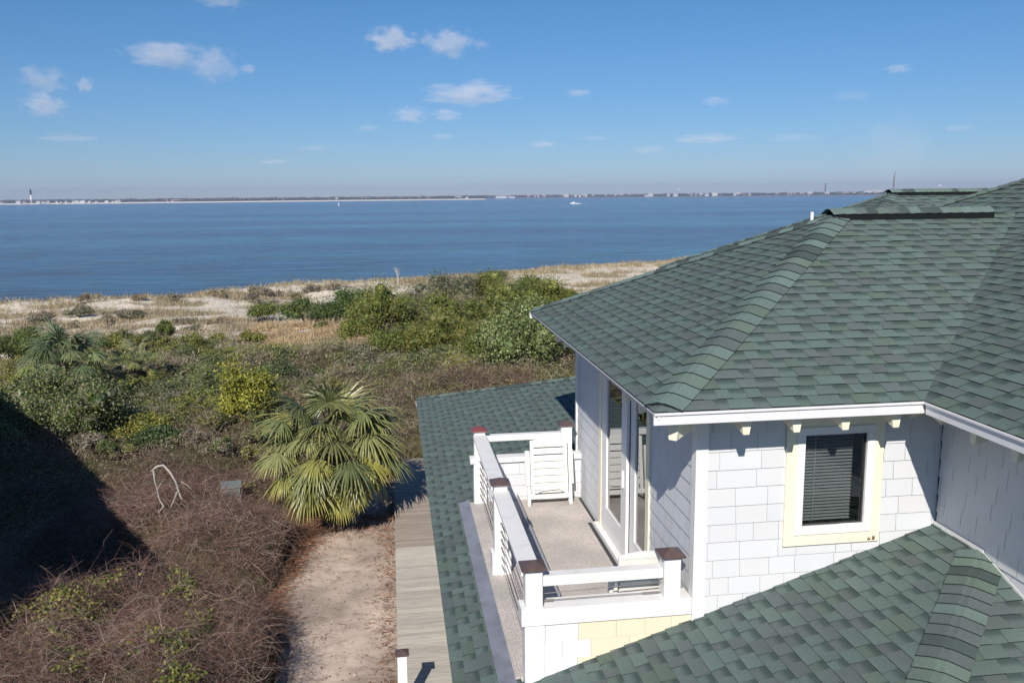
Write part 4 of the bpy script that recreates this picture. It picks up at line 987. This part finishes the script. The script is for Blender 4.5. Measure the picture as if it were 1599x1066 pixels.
V, Fc = leaf_quads(P, np.tile([0, -.3, 1.0], (n, 1))+.3*rng.normal(size=(n, 3)), np.full(n, .030), .75, rng)
tag(np_mesh("vine_leaves", V, Fc, pick([(.17, .20, .035), (.24, .24, .045), (.11, .15, .035), (.30, .29, .07), (.07, .11, .03)], n, rng).clip(.01, 1), M_leaf), "yellow-green heart-shaped vine leaves trailing over the brown tangle", "vine leaves", kind='stuff')
# leaf litter, pine straw and scraps round the sand clearing
cx = np.array([p[0] for p in CLEAR]); cy = np.array([p[1] for p in CLEAR])
x = rng.uniform(cx.min()-1, -2.95, 90000); y = rng.uniform(2, 22, 90000)
edge = in_poly(x, y, CLEAR); xl = np.interp(y, [6, 9, 11, 13, 15, 17], [-5.3, -5.6, -5.9, -5.6, -5.2, -4.6])
dens = 1.3*np.exp(-((x-xl+.1)/.5)**2)*(y > 8.5)+.4*np.exp(-((x-xl)/.42)**2)+.22*np.exp(-((x+3.05)/.28)**2)+.012+.5*np.exp(-((y-15.3)/.8)**2)*(fbm(x*2, y*2, 91) > .5)
m = rng.random(len(x)) < dens*.9; x, y = x[m], y[m]; n = len(x)
P = np.stack([x, y, terrain(x, y)+.01+.05*rng.random(n)], 1); D = rng.normal(size=(n, 3)); D[:, 2] *= .15
V, Fc, o = ribbons(P, D, .16, .006, 2, .2, .02, rng)
C = pick([(.27, .11, .06), (.33, .16, .09), (.20, .09, .05), (.38, .27, .19), (.13, .07, .05)], n, rng)[o]
tag(np_mesh("leaf_litter", V, Fc, C.clip(.01, 1), M_twig), "reddish-brown dead leaves and straw along the edges of the sand", "leaf litter", kind='stuff')
n = 420; x = rng.uniform(-5.6, -3.0, n); y = rng.uniform(4, 14, n); P = np.stack([x, y, terrain(x, y)+.012], 1)
V, Fc = leaf_quads(P, np.tile([0, 0, 3.0], (n, 1)), np.full(n, .022), .7, rng)
tag(np_mesh("shell_bits", V, Fc, pick([(.55, .5, .44), (.12, .09, .07), (.25, .18, .12), (.4, .34, .28)], n, rng).clip(.01, 1), M_twig), "small shell bits and dark debris strewn over the sandy clearing", "debris", kind='stuff')
# dune grass
rng = np.random.default_rng(31); N_ = 230000
y = rng.uniform(50, 145, N_); x = rng.uniform(-75, 75, N_); s = shore_s(x, y)
gm = sstep(.44, .60, fbm(x/5.5, y/3, 41, 5)); band = sstep(-88, -70, s)*(1-sstep(-15, -10, s)); crest = np.exp(-((s+24)/5)**2)
m = (rng.random(N_) < np.clip(band*(gm*.75+.06)+crest*.5, 0, 1)) & (x < -2.8+(y+7.5)*.5+1) & (x > -2.8-(y+7.5)*.44-2)
x, y = x[m], y[m]; n = len(x); dist = np.hypot(x+2.8, y+7.5)
P = np.stack([x, y, terrain(x, y)-.02], 1); D = rng.normal(size=(n, 3))*.45; D[:, 2] = 1
V, Fc, o = ribbons(P, D, .42+.15*rng.random(n), .0003*dist, 2, .3, .10, rng)
C = pick([(.40, .315, .20), (.34, .27, .175), (.45, .37, .25), (.26, .215, .14), (.24, .215, .12)], n, rng)[o]
tag(np_mesh("dune_grass", V, Fc, C.clip(.01, 1), M_twig), "straw-coloured dune grass along the shore", "grass", kind='stuff')

# bleached branch over the vines, dead snag on the dune, small metal box
bz = -2.35
def B(px, py, z): return Vector(ground_at(px, py, z))
mb = MB()
b0 = B(236, 736, bz); 
mb.tube([B(236, 736, bz-.1), B(246, 728, bz+.05), B(256, 726, bz+.05), B(266, 737, bz), B(275, 752, bz-.05), B(279, 766, bz-.1), B(284, 779, bz-.2)], [.026, .032, .032, .03, .026, .02, .012], 7)
e = tag(mb.build("dead_branch", M_dry, smooth=True, merge=True), "bleached arching dead branch forking over the brown vines", "branch")
mb = MB(); mb.tube([B(240, 735, bz), B(242, 750, bz-.1), B(246, 765, bz-.1), B(249, 779, bz-.2), B(256, 790, bz-.2), B(247, 801, bz-.3)], [.024, .02, .017, .015, .02, .008], 6)
mb.tube([B(246, 764, bz-.1), B(252, 754, bz), B(259, 748, bz)], [.015, .01, .006], 5); mb.tube([B(277, 768, bz-.1), B(271, 783, bz-.2), B(267, 792, bz-.3)], [.025, .015, .008], 5)
mb.tube([B(283, 752, bz-.05), B(293, 757, bz), B(300, 764, bz)], [.012, .01, .006], 5)
ob = mb.build("side_branch", M_dry, e, smooth=True)
g = G(622, 446); k = 12/F_PX*110
sn = empty("dead_snag", tuple(g)); tag(sn, "pale leafless dead tree snag standing alone on the dune crest", "dead tree")
mb = MB(); mb.tube([(0, 0, -.2), (.05, 0, .9), (-.1, 0, 1.7), (-.25, 0, 2.5)], [.10, .10, .07, .02], 6); mb.tube([(-.05, 0, 1.2), (.2, 0, 1.5), (.15, .1, 2.0)], [.06, .04, .02], 5); mb.build("trunk", M_dry, sn)
mb = MB()
for a, l in ((-2.2, .5), (-1.4, .6), (1.0, .45), (2.5, .4), (.2, .6), (3.4, .5)): mb.tube([(-.12, 0, 1.7), (-.12+math.cos(a)*l*.5, .1*math.sin(a), 1.95), (-.15+math.cos(a)*l*.8, .15*math.sin(a), 2.45)], [.03, .02, .008], 4)
mb.build("branch", M_dry, sn)
p = ground_at(356, 771, -3.35); ub = empty("utility_box", (p[0], p[1], -4.05)); tag(ub, "small grey-green metal box half buried in vines", "box"); ub.rotation_euler = (0, 0, R(8))
ub.location = (p[0]+.1, p[1], -3.75); M_box = paint("box_paint", (.17, .19, .185), .5, .15, 4)
mb = MB(); mb.box(-.24, -.2, 0, .24, .2, .62); mb.build("cabinet", M_box, ub, bevel=.01)
mb = MB(); mb.hexa([(-.27, -.24, .621), (.27, -.24, .621), (.27, .23, .661), (-.27, .23, .661), (-.27, -.24, .65), (.27, -.24, .65), (.27, .23, .70), (-.27, .23, .70)]); mb.build("lid", M_box, ub, bevel=.006)

# ------------------------------------------------------------------ neighbouring house (beyond the left edge; its roof throws the big shadow)
nb = empty("neighbour_house", (-10.75, 1.2, -4.3), 0); tag(nb, "tall neighbouring shingle house standing to the left, mostly out of view", "house")
d1 = np.array([-.47, .88]); d2 = np.array([-.88, -.47])
def nh(a, b): q = d1*a+d2*b; return (q[0], q[1])
def prism(mb, c, z0, z1, col=(1, 1, 1), mi=0): mb.hexa([(*q, z0) for q in c]+[(*q, z1) for q in c], col, mi)
mb = MB(); prism(mb, [nh(.5, .5), nh(.5, 9.5), nh(17.5, 9.5), nh(17.5, .5)], 0, 8.0, (.6, .6, .58)); mb.build("wall", M_siding, nb)
mb = MB(); c = [nh(0, 0), nh(0, 10), nh(18, 10), nh(18, 0)]; r0, r1 = nh(3.5, 5), nh(14.5, 5)
prism(mb, c, 8.0, 8.2, tuple(GREY))
zt = 9.4; b = [(*q, 8.21) for q in c]; t0 = (*r0, zt); t1 = (*r1, zt)
mb.face([b[0], b[1], t0], tuple(GREY)); mb.face([b[1], b[2], t1, t0], tuple(GREY)); mb.face([b[2], b[3], t1], tuple(GREY)); mb.face([b[3], b[0], t0, t1], tuple(GREY)); mb.build("roof", M_shingle, nb)
for a in (3, 7, 11, 15):
    mb = MB(); q0 = nh(a-.5, .47); q1 = nh(a+.5, .47); q2 = nh(a+.5, .43); q3 = nh(a-.5, .43); prism(mb, [q0, q1, q2, q3], 4.5, 6.0, (.05, .06, .07)); mb.build("window", M_dark, nb)

# ------------------------------------------------------------------ far shores
def far_pt(px, D):                                    # world x,y on the water plane below pixel column px at range D
    d = FWD*F_PX+RGT*(px-800); d = d[:2]/np.linalg.norm(d[:2]); return CAM[:2]+d*D
def far_strip(name, pxs, D0s, label, h0, h1, seed, woodcols):
    n = 260; px = np.linspace(pxs[0], pxs[-1], n); D0 = np.interp(px, pxs, D0s); V = []; C = []
    prof = [(0, WATER_Z-.5), (12, WATER_Z+1.6), (45, WATER_Z+4.0), (110, WATER_Z+4.6), (3000, WATER_Z+5)]
    for i in range(n):
        for dd, z in prof: q = far_pt(px[i], D0[i]+dd*(D0[i]/3300 if dd < 200 else 1)); V.append((q[0], q[1], z))
    k = len(prof); Fc = [(i*k+j, (i+1)*k+j, (i+1)*k+j+1, i*k+j+1) for i in range(n-1) for j in range(k-1)]
    cc = [(.70, .66, .58), (.75, .70, .62), (.55, .50, .40), (.10, .12, .06)] if woodcols == 0 else [(.24, .21, .16), (.22, .20, .15), (.20, .18, .12), (.08, .09, .06)]
    C = [cc[j] for i in range(n-1) for j in range(k-1)]
    tag(np_mesh(name, V, Fc, np.array(C), M_far), kind='structure')
    # trees: clumped crowns in rows
    rng = np.random.default_rng(seed); Ps = []; S = []
    for row, (dd, hh) in enumerate(((115, h0), (200, h0*1.1), (420, (h0+h1)/2), (900, h1), (1600, h1*1.3), (2600, h1*1.6))):
        m = 2600; pp = rng.uniform(pxs[0], pxs[-1], m); DD = np.interp(pp, pxs, D0s)+dd+rng.uniform(-30, 60, m)
        dirs = np.array([far_pt(a, b) for a, b in zip(pp, DD)])
        top = hh*(.55+.6*fbm(pp/9+row*7, pp*0, seed+row, 3)); z = WATER_Z+3+top*rng.random(m)**.6
        Ps.append(np.stack([dirs[:, 0], dirs[:, 1], z], 1)); S.append(3.0+4.0*rng.random(m))
    P = np.concatenate(Ps); S = np.concatenate(S); N0 = np.tile([-.1, -1, .5], (len(P), 1))
    V, Fc = leaf_quads(P, N0, S, .55, rng)
    C = pick([(.055, .065, .035), (.07, .075, .045), (.09, .08, .06), (.045, .055, .035)], len(P), rng)
    tag(np_mesh("far_woods", V, Fc, C.clip(.01, 1), M_far), label, "woods", kind='stuff')
far_strip("far_beach", [-160, 100, 400, 640, 762], [3500, 3450, 3300, 3350, 3500], "low dark line of trees behind the pale beach across the water at the left", 7, 10, 5, 0)
far_strip("far_shore", [700, 900, 1100, 1400, 1800], [4700, 4700, 4300, 4200, 4200], "hazy wooded town shore across the water at the right", 9, 12, 6, 1)
hm = []
for v in range(3):
    mb = MB(); w, d, h = ((13, 9, 6), (18, 10, 8), (10, 9, 9))[v]
    mb.box(-w/2, -d/2, 0, w/2, d/2, h, (.62, .61, .58)); rc = ((.30, .26, .25), (.45, .44, .45), (.22, .24, .27))[v]
    mb.face([(-w/2-.6, -d/2-.6, h), (w/2+.6, -d/2-.6, h), (w/2*.8, 0, h+3.2), (-w/2*.8, 0, h+3.2)], rc); mb.face([(w/2+.6, d/2+.6, h), (-w/2-.6, d/2+.6, h), (-w/2*.8, 0, h+3.2), (w/2*.8, 0, h+3.2)], rc)
    mb.face([(w/2+.6, -d/2-.6, h), (w/2+.6, d/2+.6, h), (w/2*.8, 0, h+3.2)], rc); mb.face([(-w/2-.6, d/2+.6, h), (-w/2-.6, -d/2-.6, h), (-w/2*.8, 0, h+3.2)], rc)
    for i in range(3):
        for zz in (1.2, 4.2): mb.box(-w/2+1.5+i*w/3.2, -d/2-.05, zz, -w/2+3+i*w/3.2, -d/2-.01, zz+1.5, (.12, .14, .17))
    hm.append(mb)
GL = "houses along the beach across the water"; GR = "houses along the town shore at the right"
protos = [m.build("distant_house", M_far) for m in hm]
rnd = random.Random(77); used = [False]*3
def dhouse(px, D, z, lab, grp, s=1.0):
    v = rnd.randrange(3); o = protos[v]
    if used[v]: o = protos[v].copy(); COL.objects.link(o)
    used[v] = True; q = far_pt(px, D); o.location = (q[0], q[1], z); o.rotation_euler = (0, 0, rnd.uniform(-.5, .5)-math.atan2(q[0]-CAM[0], q[1]-CAM[1])); s *= rnd.uniform(.85, 1.3); o.scale = (s, s, s)
    tag(o, lab, "house", grp)
for px in [3, 20, 26, 52, 60, 82, 88, 93, 97, 110, 116, 124, 135, 140, 146, 150, 160, 170, 186, 196, 203, 278, 286, 300, 352, 360, 372, 380, 392, 402, 448, 455, 460, 528, 536, 575, 583, 615, 632, 640, 646, 662, 675, 716, 724, 734]:
    dhouse(px, 3440+rnd.uniform(0, 60) if px < 600 else 3560, WATER_Z+2.6+(2 if px > 340 else 0), "tiny pale house in the row behind the beach across the water", GL, .68)
for px in [790, 797, 828, 836, 842, 850, 878, 884, 893, 899, 905, 912, 925, 931, 945, 960, 968, 981, 1006, 1012, 1040, 1050, 1075, 1082, 1090, 1098, 1110, 1116, 1140, 1146, 1155, 1162, 1205, 1222, 1229, 1243, 1254, 1262, 1280, 1301, 1306, 1312, 1322, 1332, 1345, 1352, 1360, 1371]:
    dhouse(px, (4760 if px < 1000 else 4370)+rnd.uniform(0, 150), WATER_Z+2.8+rnd.uniform(0, 3), "tiny pale house on the hazy town shore to the right", GR, 1.15)
# marina blocks, terracotta roofed blocks
def block(px, D, w, h, col, lab, cat="building", z=WATER_Z+2.5, roofc=None):
    q = far_pt(px, D); e = empty("waterfront_building", (q[0], q[1], z)); tag(e, lab, cat); e.rotation_euler = (0, 0, -math.atan2(q[0]-CAM[0], q[1]-CAM[1]))
    mb = MB(); mb.box(-w/2, -8, 0, w/2, 8, h, col)
    for i in range(int(w/5)): mb.box(-w/2+1.5+i*5, -8.1, h*.35, -w/2+4+i*5, -8.01, h*.7, (.15, .17, .2))
    mb.build("wall", M_far, e); m2 = MB(); m2.hexa([(-w/2-1, -9, h+.01), (w/2+1, -9, h+.01), (w/2+1, 9, h+.01), (-w/2-1, 9, h+.01), (-w/2*.8, -1, h+3), (w/2*.8, -1, h+3), (w/2*.8, 1, h+3), (-w/2*.8, 1, h+3)], roofc or (.5, .5, .5)); m2.build("roof", M_far, e)
block(786, 4650, 60, 9, (.72, .71, .69), "long white marina building at the tip of the left shore")
block(802, 4690, 34, 6, (.7, .7, .69), "lower white marina building beside the long one")
block(292, 3480, 40, 6, (.45, .26, .2), "reddish long roofed building on the left beach", roofc=(.5, .3, .24))
block(584, 3620, 30, 8, (.78, .78, .77), "brightest white beachfront building on the left shore")
block(720, 3640, 24, 9, (.75, .75, .74), "white domed house near the point of the left shore")
block(1235, 4420, 110, 5, (.5, .5, .5), "wide grey waterfront sheds left of the tall stack")
block(1350, 4900, 90, 12, (.68, .68, .70), "long pale industrial hall on the skyline at the right", z=WATER_Z+9)
# lighthouse: grey, white, black bands with lantern
q = far_pt(71.5, 3500); lh = empty("lighthouse", (q[0], q[1], WATER_Z+2.5)); tag(lh, "slim banded lighthouse, grey, white and black, on the far left beach", "lighthouse")
def cyl(name, z0, z1, r0, r1, col, par): mb = MB(); mb.tube([(0, 0, z0), (0, 0, z1)], [r0, r1], 16, col); return mb.build(name, M_far, par)
cyl("tower_base", 0, 14, 3.4, 3.3, (.35, .35, .34), lh); cyl("tower_middle", 14.01, 30, 3.3, 3.2, (.78, .78, .78), lh); cyl("tower_top", 30.01, 47, 3.2, 3.1, (.035, .035, .04), lh); cyl("lantern", 47.01, 51, 1.6, 1.2, (.05, .05, .06), lh)
q = far_pt(1277.5, 4500); ch = empty("smoke_stack", (q[0], q[1], WATER_Z+3)); tag(ch, "tall thin dark chimney on the town shore", "chimney"); cyl("stack", 0, 54, 4.0, 3.2, (.16, .15, .18), ch); cyl("stack_rim", 54.01, 56, 3.5, 3.5, (.1, .1, .1), ch)
for i, (px, D, h, r, lab) in enumerate([(1450.5, 4600, 34, 9, "white water tower showing above the roof ridge at the right"), (1055, 4900, 30, 8, "pale water tower on the skyline left of the chimney")]):
    q = far_pt(px, D); wt_ = empty("water_tower", (q[0], q[1], WATER_Z+3)); tag(wt_, lab, "water tower")
    cyl("column", 0, h, 1.4, 1.4, (.6, .6, .62), wt_); mb = MB(); mb.tube([(0, 0, h), (0, 0, h+2.5), (0, 0, h+6), (0, 0, h+8)], [2, r, r, 2.5], 16, (.8, .8, .8)); mb.build("tank", M_far, wt_)
for px, D, h in ((1246, 4600, 30), (1118, 4700, 26), (990, 4900, 26)):
    q = far_pt(px, D); m_ = MB(); m_.tube([(q[0], q[1], WATER_Z+3), (q[0], q[1], WATER_Z+3+h)], [.7, .4], 6, (.3, .3, .34))
    tag(m_.build("radio_mast", M_far), {1246: "thin mast just left of the tall chimney", 1118: "thin mast midway along the town shore", 990: "thin mast on the left part of the town shore"}[px], "mast")
# boat, wake, markers
p = ground_at(896, 318.3, WATER_Z); bt = empty("motor_boat", (p[0], p[1], WATER_Z)); tag(bt, "small white motor boat speeding left and trailing foam", "boat"); bt.rotation_euler = (0, 0, math.pi+.1)
mb = MB(); hs = [(-4.5, 1.4, 1.2), (0, 1.6, 1.3), (3, 1.2, 1.6), (5.2, .1, 2.0)]
for i in range(3):
    (x0, w0, z0), (x1, w1, z1) = hs[i], hs[i+1]
    mb.face([(x0, -w0, z0), (x1, -w1, z1), (x1, -w1*.6, -.3), (x0, -w0*.7, -.3)], (.8, .8, .8)); mb.face([(x0, w0, z0), (x0, w0*.7, -.3), (x1, w1*.6, -.3), (x1, w1, z1)], (.8, .8, .8)); mb.face([(x0, -w0, z0), (x0, w0, z0), (x1, w1, z1), (x1, -w1, z1)], (.75, .75, .74))
mb.face([(-4.5, -1.4, 1.2), (-4.5, -1, -.3), (-4.5, 1, -.3), (-4.5, 1.4, 1.2)], (.8, .8, .8)); mb.build("hull", M_far, bt)
mb = MB(); mb.box(-1.5, -1.1, 1.25, 1.6, 1.1, 3.0, (.8, .8, .8)); mb.box(-1.7, -1.2, 3.01, 1.8, 1.2, 3.15, (.8, .8, .8)); mb.build("cabin", M_far, bt)
mb = MB(); mb.face([(4, 0, .03), (-4, 2.2, .03), (-14, 2.6, .03), (-30, 1.4, .03), (-30, -1.4, .03), (-14, -2.6, .03), (-4, -2.2, .03)], (.75, .78, .8)); mb.tube([(-4.8, 0, 0), (-8, 0, .35), (-14, 0, .02)], [.9, .7, .1], 8, (.8, .8, .82)); mb.build("wake", M_far, bt)
for (a, b, lab, col) in ((529.5, 321, "small white channel marker alone on the water left of centre", (.8, .8, .8)), (784, 312.5, "pale channel marker off the tip of the left shore", (.7, .75, .7))):
    p = ground_at(a, b, WATER_Z); e = empty("channel_marker", (p[0], p[1], WATER_Z)); tag(e, lab, "buoy")
    mb = MB(); mb.tube([(0, 0, -.5), (0, 0, 1.2)], [1.1, 1.1], 10, col); mb.build("float", M_far, e); mb = MB(); mb.tube([(0, 0, 1.2), (0, 0, 4.2)], [.8, .25], 6, col); mb.box(-.6, -.1, 3.2, .6, .1, 4.4, col); mb.build("daymark", M_far, e)

# ------------------------------------------------------------------ clouds
def cloudmat():
    m = bpy.data.materials.new("cloud_vapour"); m.use_nodes = True; n = m.node_tree.nodes; l = m.node_tree.links
    n.remove(n["Principled BSDF"]); out = n["Material Output"]
    pv = n.new("ShaderNodeVolumePrincipled"); pv.inputs['Color'].default_value = (1, .955, .95, 1); pv.inputs['Anisotropy'].default_value = -0.25
    tc = n.new("ShaderNodeTexCoord"); ln = n.new("ShaderNodeVectorMath"); ln.operation = 'LENGTH'; l.new(tc.outputs['Object'], ln.inputs[0])
    nz = n.new("ShaderNodeTexNoise"); nz.inputs['Scale'].default_value = 2.3; nz.inputs['Detail'].default_value = 6; nz.inputs['Roughness'].default_value = .6
    oi = n.new("ShaderNodeObjectInfo"); ad = n.new("ShaderNodeVectorMath"); ad.operation = 'ADD'
    l.new(tc.outputs['Object'], ad.inputs[0]); l.new(oi.outputs['Location'], ad.inputs[1]); 
    sc_ = n.new("ShaderNodeVectorMath"); sc_.operation = 'MULTIPLY'; sc_.inputs[1].default_value = (.0017, .0013, .0011); l.new(oi.outputs['Location'], sc_.inputs[0]); l.new(sc_.outputs[0], ad.inputs[1])
    l.new(ad.outputs[0], nz.inputs['Vector'])
    m1 = n.new("ShaderNodeMath"); m1.operation = 'MULTIPLY_ADD'; m1.inputs[1].default_value = 2.3; m1.inputs[2].default_value = -.55   # noise*1.9-.35
    l.new(nz.outputs[0], m1.inputs[0])
    m2 = n.new("ShaderNodeMath"); m2.operation = 'SUBTRACT'; l.new(m1.outputs[0], m2.inputs[0]); l.new(ln.outputs['Value'], m2.inputs[1])
    m3 = n.new("ShaderNodeMapRange"); m3.inputs['From Min'].default_value = -.12; m3.inputs['From Max'].default_value = .20; m3.inputs['To Min'].default_value = 0; m3.inputs['To Max'].default_value = 1.0
    l.new(m2.outputs[0], m3.inputs['Value'])
    at = n.new("ShaderNodeAttribute"); at.attribute_type = 'OBJECT'; at.attribute_name = "density"
    m4 = n.new("ShaderNodeMath"); m4.operation = 'MULTIPLY'; l.new(m3.outputs[0], m4.inputs[0]); l.new(at.outputs['Fac'], m4.inputs[1]); l.new(m4.outputs[0], pv.inputs['Density'])
    l.new(pv.outputs[0], out.inputs['Volume']); return m
M_cloud = cloudmat()
import bmesh
cm = bpy.data.meshes.new("cloud"); bm = bmesh.new(); bmesh.ops.create_icosphere(bm, subdivisions=3, radius=1.0); bm.to_mesh(cm); bm.free(); cm.materials.append(M_cloud)
for i, (px, py, w, h, th, lab) in enumerate([
    (258, 87, 112, 34, 1.0, "long flat white cloud high at the left"), (335, 102, 74, 44, .7, "ragged cloud trailing right of the long flat one"), (388, 108, 24, 14, .5, "wisp at the right end of the ragged cloud"),
    (66, 126, 62, 34, .6, "faint double puff at the upper left"), (133, 133, 24, 20, .7, "tiny puff right of the double puff"), (70, 165, 58, 28, 1.0, "small rounded cloud at the far left"),
    (612, 63, 76, 34, 1.1, "left one of the two high puffs at top centre"), (700, 68, 78, 38, .9, "right one of the two high puffs at top centre"), (752, 70, 26, 14, .3, "faint wisp beside the right high puff"),
    (733, 147, 138, 32, 1.2, "widest bright cloud at the centre"), (641, 180, 56, 24, .7, "left small cloud below the widest one"), (698, 180, 48, 18, .7, "right small cloud below the widest one"),
    (903, 145, 46, 11, .5, "thin streak right of the widest cloud"), (848, 226, 44, 10, .6, "short low streak near the middle of the horizon"), (1105, 217, 104, 13, .7, "long thin streak low at the right"), (1118, 158, 48, 14, .35, "dim smudge above the long thin streak"),
    (1403, 108, 40, 12, .5, "lone small streak high at the right"), (106, 216, 82, 11, .5, "low pinkish streak at the left"), (428, 253, 50, 8, .5, "low streak left of centre near the horizon"), (1015, 234, 60, 12, .35, "dim low streak left of the long thin one"), (345, 2, 70, 20, .5, "pale cloud cut by the top edge"), (575, 200, 40, 10, .3, "faint pink wisp left of the two small clouds"), (690, 213, 44, 9, .35, "faint wisp under the right small cloud"), (930, 216, 60, 9, .25, "thin pale wisp between the short streak and the long one"), (1330, 150, 60, 14, .2, "barely visible wisp above the ridge line"), (1500, 200, 44, 9, .3, "faint low wisp over the roof at the right"), (1395, 232, 120, 90, .16, "dull mauve smoke-like smudge above the roof antenna"), (490, 232, 60, 9, .25, "dim low wisp right of the low left streak"), (1240, 215, 90, 12, .2, "faint smear between the long streak and the mauve smudge")]):
    d = FWD*F_PX+RGT*(px-800)-UPV*(py-533); d /= np.linalg.norm(d); dist = min(1300/d[2], 16000); dist = max(dist, 7000)
    c = CAM+d*dist; rx = w/2*dist/F_PX*1.25; rz = h/2*dist/F_PX*1.5
    o = bpy.data.objects.new("cloud", cm); COL.objects.link(o); o.location = tuple(c); o.scale = (rx, rx*.6, rz); o.rotation_euler = (0, 0, -math.atan2(d[0], d[1])); o["density"] = th*.62/(rx*.6)
    tag(o, lab, "cloud", "small fair-weather clouds")

# ------------------------------------------------------------------ haze
HX = 9000; mb = MB(); mb.box(-9000, -500, -13.5, 9000, 6400, 75)
hz = mb.build("haze", [], None) if False else None
me = bpy.data.meshes.new("haze"); me.from_pydata(mb.v, [], mb.f); ho = bpy.data.objects.new("haze", me); COL.objects.link(ho)
hm_ = bpy.data.materials.new("haze_air"); hm_.use_nodes = True; n = hm_.node_tree.nodes; n.remove(n["Principled BSDF"])
pv = n.new("ShaderNodeVolumePrincipled"); pv.inputs['Color'].default_value = (.68, .74, 1.0, 1); pv.inputs['Density'].default_value = 1.25e-4; pv.inputs['Anisotropy'].default_value = .2
hm_.node_tree.links.new(pv.outputs[0], n["Material Output"].inputs['Volume']); me.materials.append(hm_)
import bmesh as _b
bm = _b.new(); bm.from_mesh(me); _b.ops.remove_doubles(bm, verts=bm.verts, dist=.001); _b.ops.recalc_face_normals(bm, faces=bm.faces); bm.to_mesh(me); bm.free()
tag(ho, kind='stuff')
